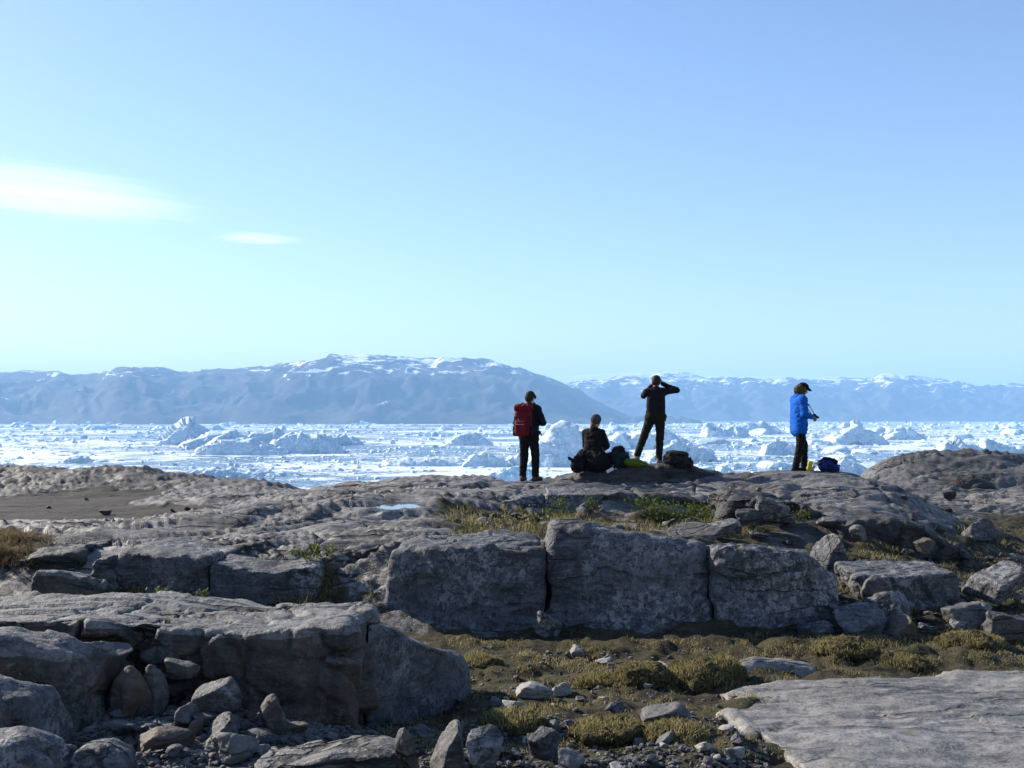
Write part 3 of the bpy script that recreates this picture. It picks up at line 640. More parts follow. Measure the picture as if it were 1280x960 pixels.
# the low ledge behind the wall and the dark mound the party sits on
outcrop('rock_ledge', 'rising low ledge of rock beside the rain pool', X(512, 17.6), X(682, 17.6),
        P2([(505, 641), (540, 640), (580, 634), (620, 627), (655, 620), (690, 618)], 17.6), PF([(500, 16.6), (560, 17.0), (690, 17.4)]), 2.2, -1.85, 0.3, 0.1, 0.0, h=0.03, mat='rock_wall', seed=40, amp=1.2, facet=0.2, fs=0.6, joints=1)
outcrop('rock_ledge', 'low ledge face hung with green plants in front of the mound', X(678, 17.6), X(800, 17.6),
        P2([(670, 616), (700, 616), (740, 615), (780, 617), (805, 619)], 17.6), PF([(670, 17.4), (800, 17.5)]), 2.2, -1.85, 0.15, 0.08, 0.0, h=0.03, mat='rock_wall', seed=41, amp=1.0, facet=0.2, fs=0.5, joints=1)
outcrop('rock_ledge', 'shadowed ledge face overgrown by shrubs under the dark mound', X(798, 17.7), X(925, 17.7),
        P2([(790, 619), (840, 619), (880, 622), (925, 628)], 17.7), PF([(790, 17.5), (925, 17.4)]), 2.0, -1.85, 0.12, 0.1, 0.0, h=0.03, mat='rock_dark', seed=42, amp=1.2, facet=0.3, fs=0.45, joints=1)
outcrop('rock_mound', 'dark rounded rock mound on which the party rests', X(690, 21.2), X(916, 21.2),
        P2([(680, 606), (705, 598), (730, 590), (770, 586), (805, 581), (850, 580), (875, 585), (895, 594), (920, 606)], 21.0), PF([(680, 20.6), (800, 20.2), (920, 20.6)]), 1.7, -1.6, 0.35, 0.14, 0.0, h=0.03, mat='rock_dark', seed=43, amp=1.1, facet=0.16, fs=0.5, joints=.6)
# the dome on the right
outcrop('rock_ledge', 'shattered black ledge on the flank of the right dome', X(905, 15.2), X(1035, 15.2),
        P2([(900, 634), (930, 622), (965, 624), (1000, 634), (1040, 650)], 15.2), PF([(900, 15.2), (1040, 15.0)]), 1.2, -1.95, 0.2, 0.06, 0.02, h=0.025, mat='rock_dark', seed=44, amp=1.2, facet=0.4, fs=0.4, joints=1)
outcrop('rock_ledge', 'broken grey step low on the right dome above mossy ground', X(1050, 14.2), X(1212, 14.2),
        P2([(1045, 672), (1075, 653), (1120, 650), (1160, 662), (1190, 680), (1220, 700)], 14.2), PF([(1045, 14.2), (1215, 14.0)]), 1.6, -2.2, 0.35, 0.08, 0.05, h=0.025, mat='rock_dark', seed=45, amp=1.3, facet=0.35, fs=0.45, joints=1)
outcrop('rock_outcrop', 'long flat-topped dark block beyond the end of the wall', X(1078, 11.6), X(1202, 11.6),
        P2([(1070, 716), (1090, 718), (1150, 716), (1190, 716), (1210, 722)], 11.6), PF([(1070, 11.35), (1205, 11.55)]), 1.0, -2.25, 0.0, 0.05, 0.05, h=0.02, mat='rock_wall', seed=46, amp=0.8, facet=0.2, fs=0.4, lside=-0.25)
outcrop('rock_slab', 'pale whaleback of rock under the far hill at the right', X(1170, 26.0), X(1420, 26.0),
        P2([(1160, 648), (1190, 636), (1230, 630), (1290, 628), (1420, 630)], 26.0), PF([(1160, 24.5), (1420, 24.0)]), 4.0, -2.8, 1.2, 0.25, 0.05, h=0.06, mat='rock_slab', seed=47, amp=1.2, facet=0.12, fs=1.2, bumpy=.5, groove=2.0)
outcrop('rock_outcrop', 'dark domed outcrop at the right edge below the far hill', X(1130, 29.5), X(1262, 29.5),
        P2([(1120, 632), (1160, 612), (1200, 600), (1235, 602), (1270, 622)], 29.5), PF([(1120, 29), (1265, 28.6)]), 3.0, -2.8, 0.8, 0.3, 0.05, h=0.06, mat='rock_dark', seed=48, amp=1.4, facet=0.2, fs=0.9, bumpy=.5, groove=2.0)

# ------------------------------------------------------------------ loose stones, each one a thing
def stone_mesh(i, flat=0.7, seed=0, h=0.085):
    r = np.random.default_rng(900 + i)
    nrm = r.normal(size=(9, 3)); nrm /= np.linalg.norm(nrm, axis=1)[:, None]; off = 0.30 + 0.32 * r.random(9)
    def fn(x, y, z):
        f = np.sqrt(x * x + y * y + z * z + 0 * (x + y + z)) - 0.95
        for n_, d in zip(nrm, off): f = smax(f, x * n_[0] + y * n_[1] + z * n_[2] - d, 0.02)
        return f
    o = sdf_obj('rock', fn, (-1.15,) * 3, (1.15,) * 3, h, None, lambda P, N: 0.035 * fbm3(P, 4.0, 3, i) , 0.25)
    me = o.data; bpy.data.objects.remove(o)
    v = np.empty(len(me.vertices) * 3, np.float32); me.vertices.foreach_get('co', v); v = v.reshape(-1, 3)
    ext = v.max(0) - v.min(0); v -= (v.max(0) + v.min(0)) / 2; v /= ext        # unit box
    me.vertices.foreach_set('co', v.ravel()); me.update()
    return me
PROTO = {}
for k_ in ('stone', 'stone_brown', 'stone_pale', 'rock_dark', 'rock_wall', 'rock_left'):
    PROTO[k_] = []
_base_stones = [stone_mesh(i, h=0.1) for i in range(14)]
_fine_stones = [stone_mesh(40 + i, h=0.06) for i in range(8)]
def proto(i, mat, fine=False):
    src = (_fine_stones if fine else _base_stones); i = i % len(src); key = (i, mat, fine)
    if key not in PROTO:
        me = src[i].copy(); me.name = 'stone'; me.materials.clear(); me.materials.append(M[mat]); PROTO[key] = me
    return PROTO[key]
def stone(x, y, z, w, d, hgt, label, group=None, mat='stone', rz=None, tilt=0.25, i=None, sink=0.22, fine=False, name='rock', cat='rock'):
    i = random.randrange(99) if i is None else i
    o = bpy.data.objects.new(name, proto(i, mat, fine)); C.objects.link(o)
    o.scale = (w, d, hgt); o.rotation_euler = (random.uniform(-tilt, tilt), random.uniform(-tilt, tilt), random.uniform(0, 6.28) if rz is None else rz)
    o.location = (x, y, z + hgt * (0.5 - sink))
    return tag(o, label, cat, group)
# boulders one can point at: (px, py of the foot, distance or None, width px, height px, material, label, seed)
BOULD = [
 (1035, 704, 12.6, 46, 34, 'rock_wall', 'grey boulder leaning above the end of the wall', 3),
 (1203, 790, 10.6, 50, 36, 'stone', 'square-cut boulder with a pale left face in the grass', 1),
 (1262, 802, 10.3, 62, 40, 'stone', 'pale rounded boulder cut by the right edge', 2),
 (1250, 742, 12.0, 66, 38, 'rock_wall', 'boulder with a sunlit tilted slab face near the right edge', 5),
 (1224, 778, 11.2, 30, 26, 'rock_wall', 'dark boulder half hidden behind the square-cut boulder', 6),
 (1105, 772, 10.9, 56, 36, 'rock_wall', 'dark boulder jammed below the long flat-topped block', 7),
 (1095, 745, 11.1, 34, 26, 'stone', 'boulder with a bright chipped top beside the wall end', 4),
 (1075, 802, 10.4, 68, 42, 'rock_wall', 'large bluish boulder in the shadow at the wall foot', 0),
 (1120, 806, 10.3, 56, 36, 'stone_brown', 'reddish brown boulder in the shadow right of the bluish one', 3),
 (1160, 800, 10.5, 28, 22, 'rock_wall', 'small blue-grey boulder beside the reddish brown one', 2),
 (1020, 798, 10.4, 48, 22, 'rock_wall', 'flat shadowed boulder under the overhanging wall end', 5),
 (1072, 672, 14.0, 20, 16, 'stone', 'light stone perched on the broken step of the dome', 6),
 (1155, 688, 13.4, 24, 15, 'stone_brown', 'tan stone on the lower edge of the dome', 1),
 (1222, 672, 16.5, 36, 24, 'rock_wall', 'grey boulder at the foot of the dome by the valley', 7),
 (1242, 676, 16.8, 26, 16, 'rock_wall', 'darker boulder touching the grey one by the valley', 4),
 (965, 650, 14.6, 40, 30, 'rock_wall', 'upright grey boulder among the shattered black ledge', 2),
 (935, 660, 14.3, 34, 22, 'rock_dark', 'rounded boulder below the shattered black ledge', 0),
 (905, 668, 13.5, 44, 20, 'rock_wall', 'low boulder behind the split in the wall', 5),
 (870, 672, 12.8, 56, 16, 'stone', 'flat lichen-covered boulder on top of the wall', 3),
 (564, 662, 15.6, 26, 12, 'stone', 'small pale stone behind the broad wall block', 1),
 (584, 663, 15.5, 18, 9, 'stone', 'smaller stone next to the pale one behind the wall', 6),
 (917, 618, 18.9, 11, 9, 'stone_pale', 'little yellowish stone on the dome below the mound', 2),
 (669, 873, None, 46, 20, 'stone_pale', 'whitish stone lying alone in the grass', 4),
 (700, 868, None, 24, 14, 'stone_pale', 'smaller whitish stone close to the lone whitish stone', 7),
 (678, 948, None, 40, 34, 'rock_wall', 'grey block standing in the rubble at the bottom', 1),
 (830, 905, None, 62, 26, 'stone', 'flat grey boulder half sunk in the moss by the slab', 5),
 (560, 962, 5.7, 48, 58, 'stone', 'pointed upright stone at the bottom edge', 3),
 (605, 965, 5.6, 44, 52, 'rock_wall', 'second upright stone at the bottom edge', 0),
 (508, 958, 5.35, 26, 48, 'stone_brown', 'thin standing flake of rock beside the bottom ledge', 6),
 (683, 796, 10.2, 34, 34, 'rock_wall', 'wedge-shaped stone stuck in the foot of the split', 2),
 (165, 905, 6.35, 54, 70, 'stone_brown', 'rust-brown leaning boulder in front of the block', 4),
 (192, 890, 6.4, 34, 58, 'stone', 'pale-edged upright slab leaning on the rust-brown boulder', 7),
 (120, 900, 6.4, 42, 40, 'stone_brown', 'squat brown boulder under the block', 1),
 (268, 890, 6.2, 62, 44, 'rock_wall', 'grey boulder with a bright rim amid the rubble', 5),
 (228, 842, 6.45, 34, 20, 'stone', 'sunlit angular stone perched under the block', 2),
 (140, 822, 6.5, 44, 14, 'stone', 'flat stone tucked below the edge of the block', 0),
 (275, 930, 5.9, 52, 36, 'rock_wall', 'smooth blue-grey stone at the foot of the block', 3),
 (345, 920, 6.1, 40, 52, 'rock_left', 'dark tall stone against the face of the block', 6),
 (206, 938, None, 70, 30, 'stone_brown', 'long pinkish stone in the middle of the rubble', 4),
 (290, 948, None, 56, 30, 'stone', 'ribbed stone at the right of the rubble', 7),
 (60, 915, 5.6, 30, 24, 'stone', 'small stone wedged beside the speckled boulder', 1),
 (1060, 660, 15.0, 60, 18, 'rock_wall', 'long low boulder set in the flank of the dome', 0),
 (830, 842, None, 36, 12, 'stone_pale', 'light lichen-covered stone beside the grassy tussock', 6),
]
for px, py, Y, w, hh, mt, lab, sd in BOULD:
    if Y is None: x, y, z = at_ground(px, py)
    else: x, y = X(px, Y), Y; z = min(gh(x, y), Z(py, Y)) if gh(x, y) > Z(py, Y) - 0.25 else Z(py, Y)
    w_, h_ = w / F * y * 1.08, hh / F * y * 1.3
    stone(x, y, Z(py, Y) if Y else z, w_, w_ * random.uniform(0.75, 1.1), h_, lab, None, mt, rz=random.uniform(-0.5, 0.5), tilt=0.12, i=sd, fine=True, sink=0.2)
LOOSE = []
MARKS = [(px, py, lab) for px, py, lab in (
 (165, 890, 'the rust-brown leaning boulder'), (268, 880, 'the bright-rimmed grey boulder'), (206, 930, 'the long pinkish stone'), (345, 905, 'the dark tall stone'), (440, 935, 'the flat bottom ledge'), (560, 945, 'the pointed upright stone'), (607, 945, 'the second upright stone'),
 (40, 880, 'the speckled corner boulder'), (130, 940, 'the smooth bluish rock back'), (275, 920, 'the smooth blue-grey stone'), (678, 935, 'the grey block in the rubble'), (669, 868, 'the lone whitish stone'), (830, 895, 'the flat half-sunk boulder'), (803, 840, 'the round tussock'), (872, 842, 'the biggest tussock'), (640, 900, 'the flat greenish tussock'),
 (600, 828, 'the yellow tussock'), (930, 900, 'the tip of the pale slab'), (1203, 775, 'the square-cut boulder'), (1262, 785, 'the pale right-edge boulder'), (1035, 690, 'the leaning grey boulder'), (1140, 735, 'the long flat-topped block'), (1120, 795, 'the reddish brown boulder'), (1250, 725, 'the tilted sunlit boulder'), (1222, 662, 'the boulder by the valley'), (1155, 682, 'the tan stone'), (1072, 664, 'the light perched stone'),
 (965, 638, 'the upright ledge boulder'), (1060, 652, 'the long low boulder'), (893, 650, 'the tall loose willow'), (812, 645, 'the bushy willow'), (690, 648, 'the hump of the wall'), (574, 658, 'the pale stone behind the wall'), (120, 630, 'the peat flat middle'))]
def single_out(items, marks, noun_last=False):
    seen = {}
    for o, px, py, desc in items:
        d = sorted((math.hypot(px - a, (py - b) * 1.5), a, b, n) for a, b, n in marks)[0]
        dx, dy = px - d[1], py - d[2]
        side = ('right of' if dx > 0 else 'left of') if abs(dx) > abs(dy) * 1.3 else ('in front of' if dy > 0 else 'behind')
        seen.setdefault((desc, side, d[3]), []).append((d[0], o))
    for (desc, side, n), L in seen.items():
        L.sort(key=lambda q_: q_[0])
        for i, (_, o) in enumerate(L):
            rank = ['closest', 'second-closest', 'third-closest', 'fourth-closest', 'fifth-closest', 'sixth-closest', 'seventh-closest', 'eighth-closest', 'ninth-closest', 'tenth-closest', 'eleventh-closest', 'twelfth-closest'][min(i, 11)]
            o['label'] = f'{desc} {side} {n}' if len(L) == 1 else f'{desc}, {rank} such one {side} {n}'
def scatter(n, px0, px1, py0, py1, s0, s1, label, group, mats, flat=(0.3, 0.75), ymin=3.6, avoid=None):
    for _ in range(n):
        for _try in range(20):
            px, py = random.uniform(px0, px1), random.uniform(py0, py1)
            x, y, z = at_ground(px, py, ymin)
            if avoid is None or not avoid(px, py): break
        s = s0 * (s1 / s0) ** (random.random() ** 1.8)
        mt = random.choice(mats); fl = random.uniform(*flat)
        o = stone(x, y, z, s, s * random.uniform(0.6, 1.0), s * fl, label, group, mt, tilt=0.35, sink=random.uniform(0.1, 0.3))
        LOOSE.append((o, 640 + F * x / y, HZ - F * z / y, ('tiny' if s < .075 else 'small' if s < .13 else 'middling' if s < .22 else 'large') + ' ' + {'stone': 'grey', 'stone_brown': 'brownish', 'rock_wall': 'blue-grey', 'stone_pale': 'whitish', 'rock_dark': 'blackish'}[mt] + (' flat' if fl < .45 else '') + ' stone'))
scatter(130, 150, 430, 868, 962, 0.04, 0.19, 'angular grey or brown stone in the rubble under the brown block', 'rubble under the brown block', ['stone', 'stone', 'stone_brown', 'rock_wall'])
scatter(85, 480, 930, 905, 965, 0.04, 0.17, 'small grey stone in the gravelly strip along the bottom edge', 'stones along the bottom edge', ['stone', 'stone', 'rock_wall', 'stone_pale'])
scatter(46, 585, 890, 815, 905, 0.04, 0.16, 'small stone scattered in the grass before the wall', 'stones in the grass', ['stone', 'stone_pale', 'rock_wall'])
scatter(30, 1050, 1275, 690, 800, 0.08, 0.34, 'boulder in the tumble of rocks right of the wall', 'tumbled boulders right of the wall', ['rock_dark', 'rock_wall', 'rock_wall'], ymin=10.3)
scatter(20, 920, 1200, 615, 690, 0.12, 0.4, 'broken stone on the flank of the right dome', 'stones on the right dome', ['stone', 'rock_dark', 'rock_wall'], ymin=13.5)
scatter(14, 590, 900, 640, 668, 0.08, 0.25, 'stone in the trough behind the wall', 'stones behind the wall', ['stone', 'rock_wall', 'rock_dark'], ymin=13)
scatter(5, 60, 240, 618, 650, 0.12, 0.35, 'lone stone lying on the brown peat flat', 'stones on the peat flat', ['stone', 'rock_dark'], flat=(0.55, 0.8), ymin=22)
single_out(LOOSE, MARKS)
# gravel between the stones: too fine to count
GV, GQ = [], []
gme = _base_stones[:6]; gsrc = []
for me in gme:
    bm = bmesh.new(); bmesh.ops.create_icosphere(bm, subdivisions=1, radius=0.5)
    for v in bm.verts: v.co += Vector((random.uniform(-.14, .14), random.uniform(-.14, .14), random.uniform(-.14, .14)))
    gsrc.append((np.array([v.co for v in bm.verts]), np.array([[v.index for v in f.verts] for f in bm.faces]))); bm.free()
def gravel(n, px0, px1, py0, py1, s0, s1, ymin=3.6):
    global goff
    for _ in range(n):
        px, py = random.uniform(px0, px1), random.uniform(py0, py1)
        x, y, z = at_ground(px, py, ymin)
        v, q_ = random.choice(gsrc); s = random.uniform(s0, s1); a = random.uniform(0, 6.28); ca_, sa_ = math.cos(a), math.sin(a)
        v = v * (s, s * random.uniform(.6, 1), s * random.uniform(.4, .8))
        v = np.stack([v[:, 0] * ca_ - v[:, 1] * sa_ + x, v[:, 0] * sa_ + v[:, 1] * ca_ + y, v[:, 2] + z + s * .1], 1)
        GV.append(v); GQ.append(q_ + goff); goff += len(v)
goff = 0
gravel(1300, 60, 440, 862, 964, 0.015, 0.06)
gravel(1500, 430, 960, 900, 964, 0.012, 0.05)
gravel(220, 570, 900, 810, 900, 0.015, 0.05)
gravel(300, 1050, 1280, 700, 805, 0.03, 0.09, 10.3)
gr = mesh_np('gravel', np.concatenate(GV), np.concatenate(GQ), M['stone'], False); tag(gr, 'fine grey frost-shattered gravel between the stones', kind='stuff')
# ------------------------------------------------------------------ ice
m, nt, b = new_mat('glacier ice'); t = NT(nt)
p = t.pos(obj=True); n1 = t.noise(p, 3.0, 5, 0.6); n2 = t.noise(t.pos(), 0.35, 5, 0.65)
c = t.mix(t.ramp(n2, 0.35, 0.7), (0.40, 0.58, 0.70), (0.76, 0.83, 0.87))
t.L(c, b.inputs['Base Color']); b.inputs['Roughness'].default_value = 0.55; b.inputs['Specular IOR Level'].default_value = 0.3
t.L(t.bump(n2, 1.2, 0.7), b.inputs['Normal'])
M['ice'] = m
m, nt, b = new_mat('blue meltwater-washed ice'); t = NT(nt)
n2 = t.noise(t.pos(), 0.3, 5, 0.65)
t.L(t.mix(t.ramp(n2, 0.4, 0.65), (0.36, 0.64, 0.78), (0.80, 0.88, 0.93)), b.inputs['Base Color']); b.inputs['Roughness'].default_value = 0.4
t.L(t.bump(n2, 1.0, 0.7), b.inputs['Normal'])
M['ice_blue'] = m
def berg(label, prof, base_py, depth, seed, lean=0.6, mat='ice', res=1.0, facet=0.35, group=None, back=-0.25):
    """an iceberg whose waterline lies in row base_py; prof = outline of its crest (px, py)"""
    Y = YS(base_py); u = Y / F                       # metres per pixel there
    xs = [(px - 640) * u for px, _ in prof]; zs = [(base_py - py) * u for _, py in prof]   # height above the waterline
    L_, R_ = xs[0], xs[-1]; cx = (L_ + R_) / 2; D = depth; hh = max(zs); h = max(1.0 * u, (R_ - L_) / 62, hh / 22) * res
    k = 0.05 * hh + 0.5 * u
    def fn(x, y, z):
        f = z - np.interp(x, xs, zs) - back * np.abs(y - D * 0.35)
        f = smax(f, lean * z - y, k)
        f = smax(f, y - D + 0.5 * z, k)
        f = smax(f, L_ + 0.25 * z - x, k * 0.6); f = smax(f, x - R_ + 0.25 * z, k * 0.6)
        return f
    def det(P, N):
        s_ = hh
        v, e = cells(P, 0.75 * s_, seed)
        v2, e2 = cells(P, 0.16 * s_, seed + 3)
        return facet * 0.8 * v + facet * 0.4 * v2 + 0.03 * s_ * fbm3(P, 2.2 / s_, 4, seed, 0.6)
    o = sdf_obj('iceberg', fn, (L_ - 3 * h, -0.1 * D - 2 * h, -0.12 * hh - 3 * h), (R_ + 3 * h, D + 3 * h, hh + 0.3 * D * max(0, back) + 4 * h), h, M[mat], det, offset=(cx, 0, 0))
    o.location = (cx, Y, SEA)
    return tag(o, label, 'iceberg', group)
BERGS = [
 ('tall peaked iceberg with a shaded face at the far left of the ice', [(196, 552), (206, 543), (216, 531), (224, 527), (232, 526), (240, 533), (252, 543), (266, 550)], 556, 90, 1),
 ('large smooth dome of an iceberg with a dark blue face at the left', [(238, 563), (252, 553), (270, 548), (292, 546), (315, 549), (335, 556), (352, 564)], 569, 60, 2),
 ('jumbled iceberg behind the smooth dome', [(222, 556), (240, 545), (262, 541), (285, 537), (310, 541), (335, 538), (352, 545)], 560, 70, 3),
 ('rough broad iceberg to the right of the smooth dome', [(326, 558), (345, 546), (365, 541), (385, 547), (402, 543), (415, 552), (424, 562)], 567, 60, 4),
 ('low wide slab of ice near the left ridge', [(235, 590), (262, 584), (300, 586), (330, 589), (350, 592)], 596, 30, 5),
 ('small pyramid-shaped iceberg in the open middle ice', [(552, 554), (570, 547), (585, 541), (594, 540), (602, 546), (616, 553)], 557, 50, 6),
 ('long low white tabular floe with a mirror edge', [(472, 581), (485, 575), (510, 572), (545, 572), (575, 575), (598, 580)], 583, 40, 7),
 ('dark blue blocky berg beside the long tabular floe', [(580, 579), (592, 568), (604, 563), (616, 570), (632, 573), (648, 567), (660, 576)], 584, 34, 8),
 ('iceberg with a blue front wall close below the backpacker', [(594, 606), (606, 594), (622, 590), (640, 584), (656, 587), (672, 592), (682, 602)], 609, 24, 9),
 ('big pointed iceberg behind the seated person', [(648, 580), (664, 570), (676, 556), (686, 540), (696, 529), (706, 527), (716, 534), (730, 541), (745, 544), (758, 549), (770, 556), (784, 566), (796, 576)], 584, 62, 10),
 ('white iceberg ridge between the seated and the looking person', [(760, 552), (775, 541), (788, 545), (802, 537), (816, 542), (832, 536), (848, 548), (862, 556)], 562, 60, 11),
 ('rounded shaded iceberg behind the legs of the looking person', [(812, 570), (828, 558), (848, 551), (866, 556), (884, 563), (896, 572)], 577, 40, 12),
 ('spiky white iceberg right of the looking person', [(882, 543), (887, 529), (894, 535), (905, 537), (914, 531), (928, 534), (940, 541)], 546, 70, 13),
 ('flat-topped white iceberg near the far shore', [(906, 540), (915, 533), (935, 529), (955, 528), (972, 533), (982, 540)], 543, 90, 14),
 ('blocky iceberg just left of the blue jacket', [(955, 566), (962, 553), (974, 549), (986, 551), (996, 558), (1004, 566)], 569, 36, 15),
 ('tilted two-tone iceberg right of the blue jacket', [(1036, 554), (1050, 545), (1062, 537), (1076, 531), (1084, 536), (1096, 537), (1106, 545), (1116, 553)], 556, 60, 16),
 ('chunky iceberg adjoining the tilted one', [(1108, 549), (1120, 540), (1134, 534), (1146, 537), (1158, 546)], 550, 60, 17),
 ('castellated iceberg above the far right hill', [(1180, 572), (1188, 558), (1196, 551), (1208, 552), (1214, 559), (1228, 555), (1238, 558), (1245, 548), (1256, 551), (1266, 556), (1276, 560), (1292, 564), (1310, 572)], 582, 44, 18),
 ('low iceberg behind the right dome beside the dark pack', [(868, 598), (884, 590), (900, 588), (918, 592), (930, 598)], 604, 20, 19),
 ('sloping white berg just behind the blue backpack', [(1030, 592), (1046, 580), (1060, 575), (1074, 580), (1092, 588)], 596, 26, 20),
 ('white berg cut by the left edge of the picture', [(-30, 584), (-10, 580), (4, 578), (12, 580), (20, 586)], 588, 22, 21),
 ('low white mound of ice off the left ridge', [(72, 575), (84, 571), (95, 570), (106, 573), (114, 577)], 578, 26, 22),
 ('wide flat white iceberg far out below the mountain slope', [(360, 534), (385, 531), (410, 530.5), (432, 533)], 535, 160, 23),
 ('tilted iceberg with a white top right of the rough broad one', [(396, 552), (410, 546), (428, 543), (440, 547), (452, 553)], 556, 50, 24),
]
BNAMES = ['the peaked iceberg', 'the smooth dome iceberg', 'the jumbled iceberg', 'the rough broad iceberg', 'the low slab of ice', 'the pyramid iceberg', 'the long tabular floe', 'the dark blue blocky berg', 'the blue-walled iceberg', 'the big pointed iceberg', 'the white iceberg ridge', 'the rounded shaded iceberg', 'the spiky iceberg', 'the flat-topped iceberg', 'the blocky iceberg', 'the two-tone iceberg', 'the chunky iceberg', 'the castellated iceberg', 'the low berg by the pack', 'the sloping berg', 'the left-edge berg', 'the low white mound', 'the wide flat iceberg', 'the tilted white-topped iceberg']
for i, a in enumerate(BERGS):
    lb, pr_, bp, dp, sd = a
    berg(lb, pr_, bp, dp, sd + 500, lean=0.35 + 0.5 * random.random(), mat='ice_blue' if sd in (9, 19) else 'ice')
# smaller bergs: prototypes copied one by one
def berg_proto(i):
    r = np.random.default_rng(600 + i)
    nrm = r.normal(size=(9, 3)); nrm[:, 2] = np.abs(nrm[:, 2]) * 0.9; nrm /= np.linalg.norm(nrm, axis=1)[:, None]; off = 0.22 + 0.33 * r.random(9)
    c2 = r.uniform(-0.35, 0.35, 2); nr2 = r.normal(size=(7, 3)); nr2[:, 2] = np.abs(nr2[:, 2]); nr2 /= np.linalg.norm(nr2, axis=1)[:, None]; of2 = 0.15 + 0.22 * r.random(7)
    def fn(x, y, z):
        f = np.sqrt(x * x + y * y + 2.0 * z * z) - 0.62
        for n_, d in zip(nrm, off): f = smax(f, x * n_[0] + y * n_[1] + z * n_[2] - d, 0.02)
        g = np.sqrt((x - c2[0]) ** 2 + (y - c2[1]) ** 2 + 1.2 * z * z) - 0.5
        for n_, d in zip(nr2, of2): g = smax(g, (x - c2[0]) * n_[0] + (y - c2[1]) * n_[1] + z * n_[2] - d, 0.02)
        return np.maximum(smin(f, g, 0.04), -0.06 - z)
    o = sdf_obj('iceberg', fn, (-0.85, -0.85, -0.15), (0.85, 0.85, 0.7), 0.055, M['ice'], lambda P, N: 0.035 * fbm3(P, 5.0, 3, i))
    me = o.data; bpy.data.objects.remove(o); return me
bp_ = [berg_proto(i) for i in range(12)]
LUMPS = []
def bergs(n, py0, py1, px0, px1, w0, w1, ht, label, group):
    for _ in range(n):
        py = random.uniform(py0, py1); Y = YS(py); px = random.uniform(px0, px1)
        o = bpy.data.objects.new('iceberg', random.choice(bp_)); C.objects.link(o)
        w = random.uniform(w0, w1) * Y / F
        o.location = (X(px, Y), Y, SEA); o.rotation_euler = (0, 0, random.uniform(0, 6.28))
        hz_ = random.uniform(*ht); o.scale = (w, w * random.uniform(0.6, 1.2), w * hz_); tag(o, label, 'iceberg', group)
        LUMPS.append((o, px, py, ('tiny' if w * F / Y < 9 else 'small' if w * F / Y < 16 else 'medium') + (' low' if hz_ < .4 else ' steep' if hz_ > .65 else '') + (' far berg' if py < 540 else ' iceberg' if py < 558 else ' ice lump')))
bergs(34, 531.5, 538, -60, 640, 5, 22, (0.3, 0.8), 'tiny white iceberg on the horizon line of the left half of the fjord', 'far icebergs on the left')
bergs(40, 531.5, 540, 640, 1340, 6, 24, (0.4, 1.0), 'tiny white iceberg on the horizon line of the right half of the fjord', 'far icebergs on the right')
bergs(30, 540, 556, -40, 640, 7, 24, (0.2, 0.5), 'small low iceberg in the middle distance of the left ice field', 'mid-distance icebergs on the left')
bergs(44, 540, 560, 700, 1320, 9, 38, (0.3, 0.75), 'small white iceberg in the middle distance of the right ice field', 'mid-distance icebergs on the right')
bergs(24, 558, 604, 340, 700, 8, 26, (0.2, 0.5), 'bergy lump floating in the near water behind the rain pool and the backpacker', 'near ice lumps in the middle')
bergs(28, 560, 600, 860, 1240, 14, 46, (0.25, 0.6), 'white bergy lump close behind the right dome', 'near ice lumps on the right')
bergs(16, 560, 590, -20, 330, 7, 22, (0.2, 0.4), 'bergy lump in the ice behind the peat flat', 'near ice lumps on the left')
single_out(LUMPS, [(sum(q_[0] for q_ in a[1]) / len(a[1]), a[2] - 4, n_) for a, n_ in zip(BERGS, BNAMES)])
# brash ice: countless small floes
def brash(n, seed):
    r = np.random.default_rng(seed)
    py = HZ + 6.3 + (96 - 6.3) * r.random(n) ** 1.25
    Y = -SEA * F / (py - HZ) * r.uniform(0.97, 1.03, n); t_ = r.uniform(-0.62, 0.62, n); x = t_ * Y
    keep = (fbm2(x / 260, Y / 420, 3, 700) + 0.12 + 0.5 * (t_ > 0.08) + 0.35 * (Y > 1700) + 0.3 * r.normal(size=n) > 0.0)
    Y, x = Y[keep], x[keep]; n = len(Y)
    size = Y / F * (1.5 + 10.0 * r.random(n) ** 4); asp = r.uniform(0.5, 1.0, n)
    hgt = size * r.uniform(0.04, 0.22, n) * np.where(r.random(n) < 0.12, 1.9, 1)
    a = (np.arange(6) / 6 * 2 * np.pi)[None] + r.uniform(-0.35, 0.35, (n, 6)) + r.uniform(0, 6.28, n)[:, None]
    rad = size[:, None] * r.uniform(0.32, 0.6, (n, 6))
    dx = np.cos(a) * rad; dy = np.sin(a) * rad * asp[:, None] * 1.5
    tx, ty = r.normal(0, 0.18, n), r.normal(0, 0.18, n)
    bot = np.stack([x[:, None] + dx, Y[:, None] + dy, np.full((n, 6), SEA - 0.3)], -1)
    tz = SEA + np.maximum(hgt[:, None] * r.uniform(0.6, 1.2, (n, 6)) + tx[:, None] * dx * .8 + ty[:, None] * dy * .5, 0.05 * hgt[:, None])
    top = np.stack([x[:, None] + dx * 0.8, Y[:, None] + dy * 0.8, tz], -1)
    ctr = np.stack([x, Y, SEA + hgt * r.uniform(0.9, 1.7, n)], -1)[:, None]
    V = np.concatenate([bot, top, ctr], 1)
    tri = []
    for k in range(6):
        j = (k + 1) % 6
        tri += [(k, j, 6 + j), (k, 6 + j, 6 + k), (6 + k, 6 + j, 12)]
    T = (np.array(tri)[None] + 13 * np.arange(n)[:, None, None]).reshape(-1, 3)
    return V.reshape(-1, 3), T
Vb, Tb = brash(16000, 1)
br = mesh_np('brash_ice', Vb, Tb, M['ice'], False); tag(br, 'countless small white ice floes packed across the fjord', kind='stuff')

